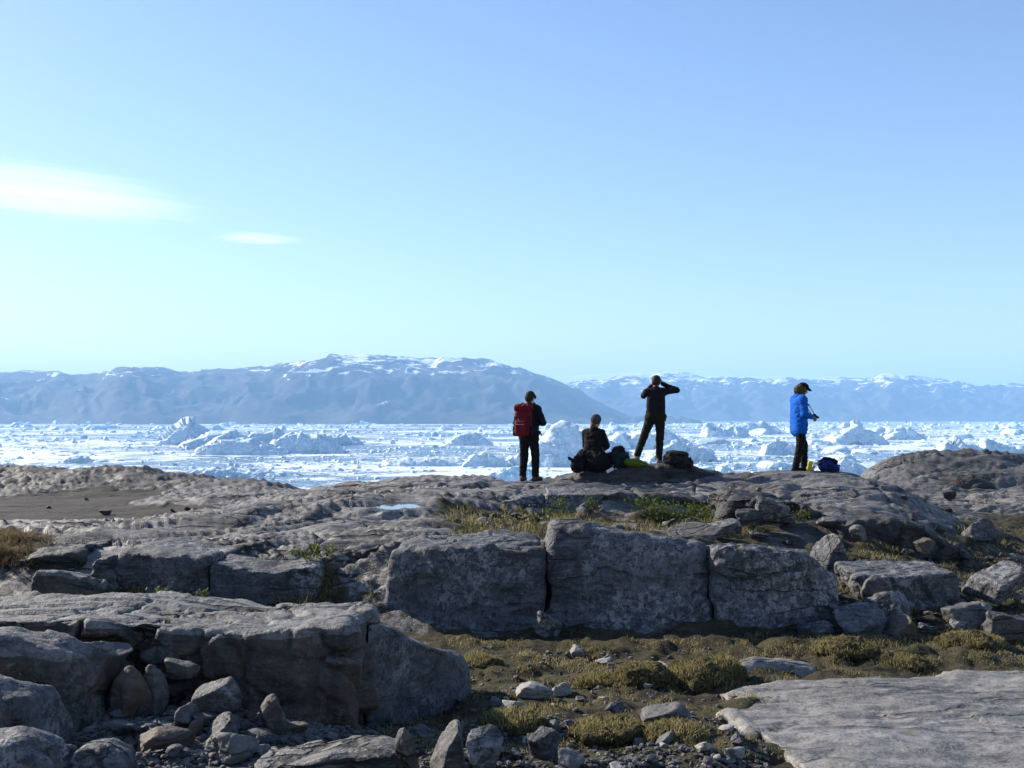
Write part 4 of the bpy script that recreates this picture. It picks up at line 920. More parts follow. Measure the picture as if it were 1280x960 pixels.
# ------------------------------------------------------------------ plants
def leaf_mat(name, c0, c1, rough=0.75, trans=0.25):
    m, nt, b = new_mat(name); t = NT(nt)
    a = t.attr('tone'); c = t.mix(a, c0, c1); t.L(c, b.inputs['Base Color']); b.inputs['Roughness'].default_value = rough
    b.inputs['Specular IOR Level'].default_value = 0.2
    tr = t.n('ShaderNodeBsdfTranslucent'); t.L(c, tr.inputs['Color']); mx = t.n('ShaderNodeMixShader'); mx.inputs[0].default_value = trans
    t.L(b.outputs[0], mx.inputs[1]); t.L(tr.outputs[0], mx.inputs[2]); t.L(mx.outputs[0], nt.nodes['Material Output'].inputs[0])
    return m
M['grass'] = leaf_mat('dry tundra grass', (0.045, 0.046, 0.016), (0.38, 0.32, 0.15), trans=0.45)
M['straw'] = leaf_mat('straw coloured grass', (0.06, 0.042, 0.020), (0.24, 0.165, 0.08), trans=0.35)
M['willow'] = leaf_mat('dwarf willow leaves', (0.045, 0.07, 0.014), (0.14, 0.17, 0.035), trans=0.35)
M['twig'] = plain('brown twigs', (0.06, 0.045, 0.03), 0.9)
M['hummock'] = plain('mossy turf', (0.075, 0.062, 0.026), 0.95, 0.7, 45, 0.05)
def blades(P, hgt, wid, r, lean=0.8):
    n = len(P); a = r.uniform(0, 6.28, n); d = np.stack([np.cos(a), np.sin(a), 0 * a], 1); s_ = np.stack([-np.sin(a), np.cos(a), 0 * a], 1)
    fa = r.uniform(0, 6.28, n); s_ = np.stack([np.cos(fa), np.sin(fa), 0 * fa], 1)
    l = np.abs(r.normal(0, lean, n)) * hgt; up = np.array([0, 0, 1.0])
    p0 = P - s_ * wid[:, None] / 2; p1 = P + s_ * wid[:, None] / 2
    mid = P + up * (hgt * 0.6)[:, None] + d * (l * 0.4)[:, None]
    m0 = mid - s_ * wid[:, None] * .35; m1 = mid + s_ * wid[:, None] * .35
    tip = P + up * hgt[:, None] * 0.95 + d * l[:, None]
    V = np.stack([p0, p1, m1, m0, tip], 1).reshape(-1, 3)
    T = (np.array([(0, 1, 2), (0, 2, 3), (3, 2, 4)])[None] + 5 * np.arange(n)[:, None, None]).reshape(-1, 3)
    return V, T
def grass(name, label, n, px0, px1, py0, py1, h0, h1, mat, seed, ymin=3.6, thr=0.0, fr=1.6, wid=0.006, mossmin=0.3):
    r = np.random.default_rng(seed); P = []
    PXs = r.uniform(px0, px1, n) if mat != 'straw' else np.abs(r.normal(0, 34, n)) - 22; PYs = r.uniform(py0, py1, n)
    i = np.clip(np.searchsorted(tg, (PXs - 640) / F), 0, len(tg) - 1)
    rows = HZ - gz * F / np.maximum(yg, .5)[None]
    for k in range(n):
        ok = (yg > ymin) & (rows[i[k]] <= PYs[k]); j = int(np.argmax(ok))
        if not ok[j] or moss[i[k], j] < mossmin: continue
        P.append((X(PXs[k], yg[j]) + r.normal(0, .02), yg[j] + r.normal(0, .05), gz[i[k], j] - 0.01))
    P = np.array(P); q_ = fbm2(P[:, 0] * fr, P[:, 1] * fr, 3, 800); P = P[q_ + 0.15 * r.normal(size=len(P)) > thr]
    cl = np.clip(fbm2(P[:, 0] * fr, P[:, 1] * fr, 3, 800) + 0.5, 0.2, 1)
    V, T = blades(P, r.uniform(h0, h1, len(P)) * cl, wid * P[:, 1] / 8 * r.uniform(.7, 1.3, len(P)), r)
    o = mesh_np(name, V, T, M[mat], False)
    tone = np.clip(0.45 + 0.5 * fbm2(P[:, 0] * 0.9, P[:, 1] * 0.9, 3, 820) + r.normal(0, 0.22, len(P)), 0, 1)
    attr(o, 'tone', np.repeat(tone, 5)); tag(o, label, kind='stuff'); return o
grass('grass', 'dry yellow-green tundra grass on the floor before the wall', 46000, 470, 1000, 800, 945, 0.012, 0.055, 'grass', 1, thr=0.10, fr=2.6)
grass('grass', 'olive sedge and moss along the back of the pale slab', 15000, 930, 1290, 795, 850, 0.012, 0.05, 'grass', 2, thr=0.02, fr=2.2, ymin=8.2)
grass('grass', 'dry grass between the boulders right of the wall', 9000, 1040, 1290, 660, 800, 0.04, 0.10, 'grass', 3, thr=-0.1, ymin=10.4)
grass('grass', 'grass in the trough behind the wall', 7000, 560, 950, 636, 672, 0.05, 0.16, 'grass', 4, thr=-0.1, ymin=12)
grass('grass', 'dark grass in the gap between brown block and wall', 6000, 100, 470, 705, 790, 0.05, 0.16, 'grass', 6, thr=-0.1, ymin=8.4)
grass('dry_grass', 'orange straw-coloured grass at the left edge above the dark step', 2600, -20, 70, 668, 712, 0.05, 0.15, 'straw', 5, ymin=11.2, thr=0.0, mossmin=0.05)
def tussock(px, py, w, hgt, label, seed, Y=None, n=1500, mat='grass'):
    r = np.random.default_rng(seed)
    if Y is None: x, y, z = at_ground(px, py)
    else: x, y = X(px, Y), Y; z = gh(x, y)
    hgt *= 0.7
    root = empty('grass_tussock', (x, y, z)); tag(root, label, 'tussock')
    o = sdf_obj('turf_mound', lambda a, b_, c_: np.sqrt((a / w * 2) ** 2 + (b_ / w * 2.2) ** 2 + (c_ / hgt) ** 2) * hgt - hgt + 0 * a,
                (-w, -w, -0.12), (w, w, hgt * 1.4), 0.02, M['hummock'], lambda P, N: 0.055 * fbm3(P, 7, 4, seed, 0.6), parent=root)
    a = r.uniform(0, 6.28, n); q_ = r.random(n) ** 0.4 * 0.99
    P = np.stack([np.cos(a) * q_ * w / 2, np.sin(a) * q_ * w / 2.2, hgt * np.sqrt(1 - q_ ** 2) * 0.95 - 0.01], 1)
    V, T = blades(P, r.uniform(0.02, 0.055, n), 0.006 * r.uniform(.8, 1.6, n), r, 0.7)
    bl = mesh_np('blades', V, T, M[mat], False, root); attr(bl, 'tone', np.repeat(np.clip(r.normal(0.6, 0.3, n), 0, 1), 5)); bl['kind'] = 'stuff'
tussock(803, 850, 0.42, 0.17, 'round grass tussock before the middle of the wall', 1)
tussock(872, 852, 0.50, 0.20, 'biggest grass tussock, straw-topped with a dark hollow under it', 2, n=2000)
tussock(903, 846, 0.34, 0.20, 'pale grass tussock touching the biggest one', 3)
tussock(748, 858, 0.36, 0.11, 'low tussock left of the round one', 4)
tussock(640, 905, 0.40, 0.10, 'flat greenish tussock near the fin of grey rock', 5)
tussock(600, 832, 0.36, 0.10, 'yellow tussock by the tip of the grey fin', 6)
tussock(1055, 822, 0.55, 0.12, 'wide pale lichen-tufted hummock behind the slab', 7, Y=9.2)
tussock(1120, 828, 0.50, 0.12, 'hummock of pale tufts next to the wide one', 8, Y=9.0)
tussock(1215, 812, 0.60, 0.14, 'brown hummock near the square-cut boulder', 9, Y=9.8)
tussock(845, 925, 0.42, 0.12, 'grassy hummock at the left rim of the slab', 10)
tussock(760, 915, 0.5, 0.09, 'stony flat hummock in the middle of the floor', 11)
def shrub(px, py, Y, w, hgt, label, seed, n=220, mat='willow', leaf=0.042):
    r = np.random.default_rng(seed); x = X(px, Y); z = Z(py, Y)
    root = empty('dwarf_willow', (x, Y, z)); tag(root, label, 'shrub', 'dwarf willows')
    SV, SQ = [], []; P = []
    for k in range(9):
        e = np.array([r.normal(0, w * .32), r.normal(0, w * .2) - 0.08, hgt * r.uniform(.4, 1)]); s_ = np.array([e[0] * .2, 0.08, -0.05])
        mid = (s_ + e) / 2 + r.normal(0, .03, 3)
        for a_, b_ in ((s_, mid), (mid, e)):
            q0 = len(SV) * 6
            d = b_ - a_; u_ = np.cross(d, [0, 0.3, 1]); u_ /= np.linalg.norm(u_); v_ = np.cross(d, u_); v_ /= np.linalg.norm(v_)
            ring = [0.005 * (u_ * math.cos(q) + v_ * math.sin(q)) for q in (0, 2.09, 4.19)]
            SV.append(np.array([a_ + g for g in ring] + [b_ + g * .6 for g in ring])); SQ += [(q0 + i, q0 + (i + 1) % 3, q0 + 3 + (i + 1) % 3, q0 + 3 + i) for i in range(3)]
        for _ in range(n // 9): P.append(mid + (e - mid) * r.random() * 1.1 + r.normal(0, w * .09, 3))
    mesh_np('stem', np.concatenate(SV), np.array(SQ), M['twig'], True, root)
    P = np.array(P); m_ = len(P); d = r.normal(size=(m_, 3)); d[:, 2] = np.abs(d[:, 2]); d /= np.linalg.norm(d, axis=1)[:, None]
    s_ = np.cross(d, r.normal(size=(m_, 3))); s_ /= np.linalg.norm(s_, axis=1)[:, None]; L = leaf * r.uniform(.6, 1.3, m_)[:, None]
    V = np.stack([P, P + d * L * .5 + s_ * L * .32, P + d * L, P + d * L * .5 - s_ * L * .32], 1).reshape(-1, 3)
    o = mesh_np('leaves', V, np.arange(4 * m_).reshape(-1, 4), M[mat], False, root); attr(o, 'tone', np.repeat(np.clip(r.normal(.5, .28, m_), 0, 1), 4)); o['kind'] = 'stuff'
shrub(706, 640, 17.25, 0.45, 0.26, 'sparse willow sprigs at the left of the low ledge', 1, 120)
shrub(740, 640, 17.3, 0.4, 0.32, 'upright willow sprig on the ledge below the seated person', 2, 140)
shrub(690, 652, 16.9, 0.5, 0.2, 'small willow spray over the hump of the wall', 3, 120)
shrub(812, 652, 17.2, 0.75, 0.34, 'bushy willow under the looking person', 4, 600)
shrub(838, 656, 17.1, 0.6, 0.26, 'second willow right of the bushy one', 5, 420)
shrub(893, 662, 16.9, 0.7, 0.42, 'tall loose willow below the dark backpack', 6, 600)
shrub(868, 650, 17.2, 0.5, 0.3, 'willow between the tall one and the second one', 7, 340)
shrub(925, 650, 16.5, 0.5, 0.3, 'leafy willow by the shattered black ledge', 8, 340)
shrub(212, 756, 10.75, 0.45, 0.15, 'yellow-green tuft at the foot of the square wall block', 9, 220)
shrub(250, 758, 10.7, 0.35, 0.12, 'second green tuft right of the yellow-green one', 10, 150)
shrub(397, 698, 11.4, 0.30, 0.14, 'dark green cushion on the lip of the recess', 11, 200)
shrub(1003, 648, 15.0, 0.35, 0.10, 'bright green moss cushion under the dome', 12, 260, leaf=0.025)
shrub(640, 662, 15.5, 0.8, 0.22, 'dark heath shrub behind the broad wall block', 13, 260, 'grass')
# ------------------------------------------------------------------ people and their gear
A = np.array
def cap(a, b, ra, rb=None, k=0.03, flat=None, sub=False): return dict(t='c', a=A(a, float), b=A(b, float), ra=ra, rb=ra if rb is None else rb, k=k, flat=flat, sub=sub)
def ell(c, r, k=0.03, rot=None, sub=False): return dict(t='e', c=A(c, float), r=A(r, float), k=k, rot=rot, sub=sub)
def rbox(c, hf, r=0.03, k=0.02, rot=None, sub=False): return dict(t='b', c=A(c, float), hf=A(hf, float), r=r, k=k, rot=rot, sub=sub)
def ev(p, x, y, z):
    if p['t'] == 'c':
        a, d = p['a'], p['b'] - p['a']; L2 = max(float(d @ d), 1e-9)
        vx, vy, vz = x - a[0], y - a[1], z - a[2]
        h = np.clip((vx * d[0] + vy * d[1] + vz * d[2]) / L2, 0, 1)
        vx, vy, vz = vx - h * d[0], vy - h * d[1], vz - h * d[2]
        if p['flat']:
            n, s = A(p['flat'][0], float), p['flat'][1]; dn = (vx * n[0] + vy * n[1] + vz * n[2]) * (1 / s - 1)
            vx, vy, vz = vx + n[0] * dn, vy + n[1] * dn, vz + n[2] * dn
        return np.sqrt(vx * vx + vy * vy + vz * vz) - (p['ra'] + (p['rb'] - p['ra']) * h)
    vx, vy, vz = x - p['c'][0], y - p['c'][1], z - p['c'][2]
    if p['rot'] is not None:
        m = A(p['rot'].transposed()) ; vx, vy, vz = (m[i, 0] * vx + m[i, 1] * vy + m[i, 2] * vz for i in range(3))
    if p['t'] == 'e':
        r = p['r']; q = np.sqrt((vx / r[0]) ** 2 + (vy / r[1]) ** 2 + (vz / r[2]) ** 2); return (q - 1) * r.min()
    hf, r = p['hf'] - p['r'], p['r']; qx, qy, qz = np.abs(vx) - hf[0], np.abs(vy) - hf[1], np.abs(vz) - hf[2]
    return np.sqrt(np.maximum(qx, 0) ** 2 + np.maximum(qy, 0) ** 2 + np.maximum(qz, 0) ** 2) + np.minimum(np.maximum(qx, np.maximum(qy, qz)), 0) - r
def bounds(p):
    if p['t'] == 'c': r = max(p['ra'], p['rb']); return np.minimum(p['a'], p['b']) - r, np.maximum(p['a'], p['b']) + r
    e = p['r'] if p['t'] == 'e' else p['hf']; e = A(e) if p['rot'] is None else np.full(3, np.linalg.norm(e)); return p['c'] - e, p['c'] + e
def shape(name, prims, h, mat, parent=None, fold=0.0, ff=9.0, seed=0, zmin=None, bump_fn=None):
    bs = [bounds(p) for p in prims if not p['sub']]
    lo = np.min([b_[0] for b_ in bs], 0) - 0.03 - 2 * h; hi = np.max([b_[1] for b_ in bs], 0) + 0.03 + 2 * h
    if zmin is not None: lo[2] = zmin - 2 * h
    n = np.ceil((hi - lo) / h).astype(int) + 1; ax = [lo[i] + h * np.arange(n[i]) for i in range(3)]
    Fv = np.full(n, 0.2, np.float32)
    for p in prims:
        b0, b1 = bounds(p); mg = 0.05 + p['k']
        i0 = np.clip(((b0 - mg - lo) / h).astype(int), 0, n); i1 = np.clip(((b1 + mg - lo) / h).astype(int) + 2, 0, n)
        s_ = tuple(slice(i0[i], i1[i]) for i in range(3))
        g = np.meshgrid(*[ax[i][s_[i]] for i in range(3)], indexing='ij', sparse=True)
        d = ev(p, *g)
        Fv[s_] = smax(Fv[s_], -d, p['k']) if p['sub'] else smin(Fv[s_], d, p['k'])
    if zmin is not None: Fv = np.maximum(Fv, (zmin - ax[2])[None, None, :])
    Fv[0], Fv[-1] = 9, 9; Fv[:, 0], Fv[:, -1] = 9, 9; Fv[:, :, 0], Fv[:, :, -1] = 9, 9
    V, Q = nets(Fv, lo, h)
    if fold:
        G = np.cross(V[Q[:, 2]] - V[Q[:, 0]], V[Q[:, 3]] - V[Q[:, 1]])
        N = np.stack([np.bincount(Q.ravel(), np.repeat(G[:, c], 4), len(V)) for c in range(3)], 1); N /= np.linalg.norm(N, axis=1)[:, None] + 1e-9
        Pq = V * A([1, 1, 1.7]); d = 1 - 2 * np.abs(fbm3(Pq.astype(np.float32), ff, 3, seed))
        V = V + N * (fold * (d - 0.35))[:, None]
    return mesh_np(name, V, Q, mat, True, parent)

def cloth(name, col, rough=0.85, var=0.25, scale=35): return plain(name, col, rough, var, scale, 0.004)
S = {
 'skin': plain('skin', (0.42, 0.25, 0.18), 0.55, 0.08, 30, 0.001), 'black': cloth('black cloth', (0.006, 0.006, 0.007)), 'charcoal': cloth('charcoal knit', (0.008, 0.008, 0.011)),
 'navy': cloth('dark navy cloth', (0.007, 0.0075, 0.012)), 'olive': cloth('dark olive trousers', (0.014, 0.011, 0.006)), 'blue': cloth('bright blue shell jacket', (0.001, 0.09, 0.44), 0.8, 0.12),
 'red': cloth('red pack cloth', (0.115, 0.004, 0.011), 0.7, 0.2), 'brown': plain('brown boot leather', (0.075, 0.040, 0.022), 0.7), 'grey': plain('grey boot suede', (0.20, 0.18, 0.16), 0.8),
 'hair': plain('dark brown hair', (0.025, 0.016, 0.010), 0.6, 0.4, 60, 0.006), 'hair_olive': plain('light brown hair', (0.055, 0.046, 0.022), 0.7, 0.4, 60, 0.01), 'hair_red': plain('auburn hair', (0.08, 0.045, 0.03), 0.6, 0.4, 60, 0.006),
 'beanie': plain('grey flecked knit', (0.045, 0.052, 0.055), 0.95, 0.8, 70, 0.006), 'rubber': plain('black rubber', (0.015, 0.015, 0.015), 0.6), 'metal': plain('dark camera body', (0.015, 0.015, 0.017), 0.35, 0.1, 40, 0),
 'glass': plain('lens glass', (0.01, 0.012, 0.02), 0.05, 0, 10, 0), 'teal': cloth('dark teal pack cloth', (0.010, 0.024, 0.032)), 'lime': cloth('lime green rain cover', (0.075, 0.12, 0.008), 0.6), 'packgrey': cloth('dark grey-green pack cloth', (0.020, 0.022, 0.019)),
 'royal': cloth('royal blue pack cloth', (0.006, 0.022, 0.15)), 'yellow': cloth('yellow cloth', (0.40, 0.37, 0.04)), 'pale': plain('pale cord', (0.42, 0.42, 0.38), 0.8), 'paper': plain('folded paper map', (0.55, 0.56, 0.58), 0.8, 0.1), 'webbing': cloth('black webbing', (0.009, 0.009, 0.010)),
}
def unit(v): v = A(v, float); return v / np.linalg.norm(v)
def hand(w, d, n, side, curl=0.6, sc_=1.0):
    """palm and five fingers: wrist w, pointing d, palm facing n; side +1 puts the thumb towards d x n"""
    w, d, n = A(w, float), unit(d), unit(n); n = unit(n - d * (n @ d)); s = np.cross(d, n) * side; o = []
    for i, (off, ln, r) in enumerate(((0.030, 0.070, 0.0095), (0.010, 0.080, 0.0098), (-0.010, 0.075, 0.0095), (-0.029, 0.058, 0.0085))):
        kn = w + d * 0.085 * sc_ + s * off * sc_
        o.append(cap(w + s * off * 0.55, kn, 0.016, 0.013, 0.012))
        c1 = unit(d * math.cos(curl * .8) + n * math.sin(curl * .8)); c2 = unit(d * math.cos(curl * 2.0) + n * math.sin(curl * 2.0))
        mid = kn + c1 * ln * 0.5; o += [cap(kn, mid, r + .001, r, 0.004), cap(mid, mid + c2 * ln * 0.5, r, r * .85, 0.003)]
    tb = w + d * 0.025 + s * 0.026; tm = tb + unit(d * .7 + s * .6 + n * .35) * 0.038
    return o + [cap(tb, tm, 0.013, 0.011, 0.01), cap(tm, tm + unit(d * .8 + n * .6) * 0.03, 0.011, 0.009, 0.004)]
def head_prims(c, yaw=0.0, pitch=0.0):
    """head about its centre, face towards +Y before turning"""
    m = Matrix.Rotation(yaw, 3, 'Z') @ Matrix.Rotation(pitch, 3, 'X'); f = lambda v: A(c, float) + A(m @ Vector(v))
    return [ell(f((0, 0, 0.02)), (0.074, 0.092, 0.100), 0.02, m), ell(f((0, 0.025, -0.05)), (0.055, 0.062, 0.072), 0.03, m), cap(f((0, 0.085, 0.01)), f((0, 0.108, -0.028)), 0.010, 0.015, 0.012),
            ell(f((0.032, 0.088, 0.012)), (0.016, 0.010, 0.010), 0.008, m, True), ell(f((-0.032, 0.088, 0.012)), (0.016, 0.010, 0.010), 0.008, m, True), cap(f((-0.022, 0.088, -0.062)), f((0.022, 0.088, -0.062)), 0.007, 0.007, 0.006),
            ell(f((0.076, -0.002, -0.008)), (0.010, 0.020, 0.032), 0.008, m), ell(f((-0.076, -0.002, -0.008)), (0.010, 0.020, 0.032), 0.008, m)], f, m
def person(label, loc, yaw, J, top, legs, boots, hem=0.90, hands=(None, None), head_turn=(0, 0), bulk=1.0, hw=0.10, seed=0, loose=1.0):
    root = empty('person', loc, yaw); tag(root, label, 'person')
    g = lambda k: A(J[k], float)
    hp, hf, hm = head_prims(g('head'), *head_turn)
    pel, ch, nk = g('pelvis'), g('chest'), g('neck')
    body = list(hp) + [cap(nk, g('head') + A([0, -.012, -0.03]), 0.056, 0.050, 0.02), cap(pel, ch, 0.115, 0.125, 0.04, ((0, 1, 0), 0.75)), cap(g('ls'), g('rs'), 0.055, 0.055, 0.04)]
    jk = [cap(pel + A([-.065, 0, hem - pel[2] if hem else 0]), ch + A([-.055, 0, .02]), 0.135 * bulk, 0.130 * bulk, 0.05, ((0, 1, 0), 0.85)), cap(pel + A([.065, 0, hem - pel[2] if hem else 0]), ch + A([.055, 0, .02]), 0.135 * bulk, 0.130 * bulk, 0.05, ((0, 1, 0), 0.85)),
          cap(g('ls') * .85 + g('rs') * .15, g('rs') * .85 + g('ls') * .15, 0.082 * bulk, None, 0.06), cap(ch + A([0, 0, .08]), nk + A([0, -.01, .015]), 0.085, 0.064, 0.04)]
    tr = [cap(g('lh'), g('rh'), 0.118, None, 0.04), cap(pel + A([0, 0, -.03]), pel + A([0, 0, .06]), 0.13, .125, 0.04, ((0, 1, 0), 0.9))]
    bt = []
    for s, sd in (('l', -1), ('r', 1)):
        sh, el, wr, h_, kn, an, to = (g(s + q) for q in ('s', 'e', 'w', 'h', 'k', 'a', 't'))
        body += [cap(sh, el, 0.048, 0.038, 0.03), cap(el, wr, 0.038, 0.027, 0.02), cap(h_, kn, 0.078, 0.052, 0.03), cap(kn, an, 0.050, 0.034, 0.02), cap(an + A([0, 0, -.03]), to, 0.032, 0.028, 0.02)]
        jk += [cap(sh, el, 0.070 * bulk, 0.060 * bulk, 0.035), cap(el, wr - unit(wr - el) * 0.015, 0.060 * bulk, 0.043, 0.02)]
        tr += [cap(h_, kn, 0.100 * loose, 0.074 * loose, 0.035), cap(kn, an + unit(kn - an) * 0.03, 0.074 * loose, 0.062 * loose, 0.02)]
        fd = unit((to - an) * A([1, 1, 0])); 
        b_ = [cap(an + unit(kn - an) * 0.10, an + A([0, 0, -.01]), 0.058, 0.056, 0.02), cap(an + A([0, 0, -.045]) - fd * 0.035, to, 0.048, 0.043, 0.025)]
        bt.append((b_, [cap(an * A([1, 1, 0]) + A([0, 0, an[2] - .076]) - fd * .045, to + A([0, 0, -.030]), 0.050, 0.046, 0.01, ((0, 0, 1), 0.36))]))
        hd = hands[0 if s == 'l' else 1]
        d, n = (unit(wr - el), A([0, 0, -1.])) if hd is None else (A(hd[0], float), A(hd[1], float))
        body += hand(wr, d, n, sd * (1 if hd is None or len(hd) < 3 else hd[2]), 0.55 if hd is None or len(hd) < 4 else hd[3])
    bo = shape('body', body, 0.010, S['skin'], root)
    shape('jacket', jk, 0.015, S[top], root, 0.007 * bulk, 8, seed); shape('trousers', tr, 0.015, S[legs], root, 0.012, 10, seed + 5)
    for b_, so in bt:
        bo_ = shape('boot', b_, 0.012, S[boots], root, 0.003, 20); shape('sole', so, 0.010, S['rubber'], bo_)
    return root, hf, hm
def at_px(px, py, Y): return (X(px, Y), Y, Z(py, Y))

# 1. the backpacker: back to the viewer, looking down at something in the hands
J1 = dict(pelvis=(0, 0, 0.95), chest=(0, 0.01, 1.28), neck=(0, 0.03, 1.46), head=(0.0, 0.075, 1.61), ls=(-.185, 0, 1.40), le=(-.27, .02, 1.13), lw=(-.12, .26, 1.10), rs=(.185, 0, 1.40), re=(.29, .02, 1.13), rw=(.13, .26, 1.12),
          lh=(-.09, 0, .92), lk=(-.11, .03, .50), la=(-.12, -.02, .09), lt=(-.15, .15, .045), rh=(.09, 0, .92), rk=(.12, .04, .50), ra=(.14, 0, .09), rt=(.18, .16, .045))
x1, y1 = X(661, 20.9), 20.9; L1 = (x1, y1, Z(601.5, 20.9))
p1, hf, hm = person('standing person in dark clothes carrying a red backpack, head bowed', L1, R(-24), J1, 'navy', 'black', 'brown', 0.86, head_turn=(R(-10), R(-22)), seed=1, loose=1.08, bulk=1.05)
hat = shape('hat', [ell(hf((0, -.008, .045)), (.088, .104, .092), .01, hm), cap(hf((-.06, .06, .045)), hf((.06, .06, .045)), .03, .03, .03), ell(hf((0, -.045, -.02)), (.082, .075, .085), .03, hm)], 0.009, cloth('dark olive knit hat', (0.022, 0.021, 0.014)), p1, .004, 20)
bp = empty('backpack', L1, R(-24)); tag(bp, 'red backpack on the back of the standing person', 'backpack')
mb = shape('main_compartment', [rbox((-.01, -.235, 1.13), (.16, .105, .25), .07, .02), ell((-.01, -.30, 1.05), (.14, .09, .17), .05)], .011, S['red'], bp, .014, 9, 3)
shape('lid', [rbox((-.01, -.23, 1.41), (.165, .12, .065), .05, .02), ell((-.01, -.25, 1.45), (.14, .10, .05), .04)], .011, S['red'], bp, .010, 10, 4)
pk = shape('front_pocket', [rbox((-.01, -.375, 1.02), (.11, .035, .14), .03)], .01, S['red'], bp, .006, 12); shape('zip', [cap((-.09, -.412, 1.10), (.07, -.412, 1.10), .006)], .005, S['pale'], pk)
for sx in (-1, 1):
    shape('side_pocket', [rbox((sx * .165 - .01, -.24, .98), (.035, .07, .10), .025)], .01, S['black'], bp, .006, 12)
    shape('shoulder_strap', [cap((sx * .10, -.13, 1.38), (sx * .12, -.02, 1.50), .022, .022, .01), cap((sx * .12, -.02, 1.50), (sx * .13, .13, 1.40), .022, .022, .02), cap((sx * .13, .13, 1.40), (sx * .15, .14, 1.22), .022, .018, .02), cap((sx * .15, .14, 1.22), (sx * .17, -.12, .98), .014, .012, .02)], .009, S['webbing'], bp)
    shape('compression_strap', [cap((sx * .155, -.15, 1.22), (sx * .15, -.33, 1.24), .010), cap((sx * .15, -.33, 1.24), (sx * .16, -.36, 1.02), .007)], .006, S['webbing'], bp)
shape('hip_belt', [cap((-.15, -.12, .93), (-.20, .05, .95), .035, .03, .02), cap((.15, -.12, .93), (.20, .05, .95), .035, .03, .02), cap((.20, .05, .95), (.24, .08, .88), .012), cap((-.15, -.13, .93), (.15, -.13, .93), .035)], .009, S['webbing'], bp)

# 2. the seated one
J2 = dict(pelvis=(0, 0, 0.28), chest=(.02, 0.03, 0.64), neck=(.035, 0.05, 0.82), head=(.05, 0.075, 0.975), ls=(-.165, .03, .755), le=(-.21, .12, .50), lw=(-.04, .34, .42), rs=(.20, .03, .755), re=(.255, .12, .50), rw=(.08, .34, .44),
          lh=(-.10, .02, .24), lk=(-.33, .36, .30), la=(-.02, .50, .09), lt=(.16, .54, .06), rh=(.10, .02, .24), rk=(.33, .36, .32), ra=(.04, .42, .12), rt=(-.13, .46, .09))
Y2 = 20.75; L2 = (X(740, Y2), Y2, Z(590, Y2))
p2_, hf, hm = person('person in black seated on the dark mound, seen from behind, in a grey knit hat', L2, R(-34), J2, 'black', 'black', 'rubber' if False else 'brown', 0.24, head_turn=(R(-8), R(-12)), seed=11)
shape('hat', [ell(hf((0, -.010, .04)), (.092, .106, .098), .01, hm), ell(hf((0, -.03, .0)), (.088, .090, .075), .03, hm)], .009, S['beanie'], p2_, .005, 22)
shape('hair', [ell(hf((-.01, -.075, -.085)), (.055, .035, .075), .02, hm), cap(hf((-.015, -.085, -.12)), hf((-.04, -.09, -.22)), .032, .018, .02)], .009, S['hair_red'], p2_, .006, 22)
shape('waist_jacket', [cap((-.17, -.02, .30), (.17, -.02, .30), .135, .13, .05), cap((-.15, -.06, .18), (.16, -.05, .16), .16, .15, .05), cap((-.22, .10, .16), (.24, .10, .16), .14, .14, .05), cap((-.13, -.09, .34), (-.22, -.12, .10), .05, .05, .04)], .012, S['black'], p2_, .022, 8, 5, zmin=-.02)

# 3. the one looking through binoculars, legs apart
J3 = dict(pelvis=(-.01, 0, 0.97), chest=(0, .015, 1.30), neck=(.0, .03, 1.48), head=(.005, .075, 1.63), ls=(-.19, .02, 1.43), le=(-.235, .26, 1.36), lw=(-.075, .27, 1.56), rs=(.19, .02, 1.44), re=(.41, .13, 1.47), rw=(.125, .235, 1.60),
          lh=(-.095, 0, .94), lk=(-.235, .05, .55), la=(-.375, .0, .165), lt=(-.45, .15, .12), rh=(.085, 0, .94), rk=(.075, .05, .50), ra=(.055, -.01, .09), rt=(.10, .155, .045))
Y3 = 21.1; L3 = (X(820, Y3), Y3, Z(581.5, Y3))
p3_, hf, hm = person('standing person in dark top and olive trousers holding binoculars up, elbow out', L3, R(-6), J3, 'charcoal', 'olive', 'grey', 0.93, hands=(((.35, .1, .9), (.5, -.3, -.1), 1, .7), ((-.45, .1, .85), (-.5, -.3, -.1), 1, .7)), head_turn=(0, R(3)), seed=21, bulk=0.94, loose=1.0)
shape('hair', [ell(hf((0, -.012, .045)), (.086, .098, .088), .01, hm), ell(hf((0, -.035, -.005)), (.082, .078, .078), .03, hm), cap(hf((-.05, .055, .08)), hf((.05, .055, .08)), .03, .03, .03)], .009, S['hair'], p3_, .006, 22)
bn = empty('binoculars', L3, R(-6)); tag(bn, 'black binoculars held to the face of the looking person', 'binoculars')
for sx in (-1, 1):
    br_ = shape('barrel', [cap((sx * .034, .18, 1.642), (sx * .034, .24, 1.645), .020, .021, .005), cap((sx * .036, .24, 1.645), (sx * .04, .30, 1.647), .026, .029, .012)], .007, S['metal'], bn)
    shape('lens', [ell((sx * .04, .327, 1.648), (.024, .006, .024), .005)], .005, S['glass'], br_)
shape('hinge', [cap((-.03, .23, 1.65), (.03, .23, 1.65), .012)], .006, S['metal'], bn)

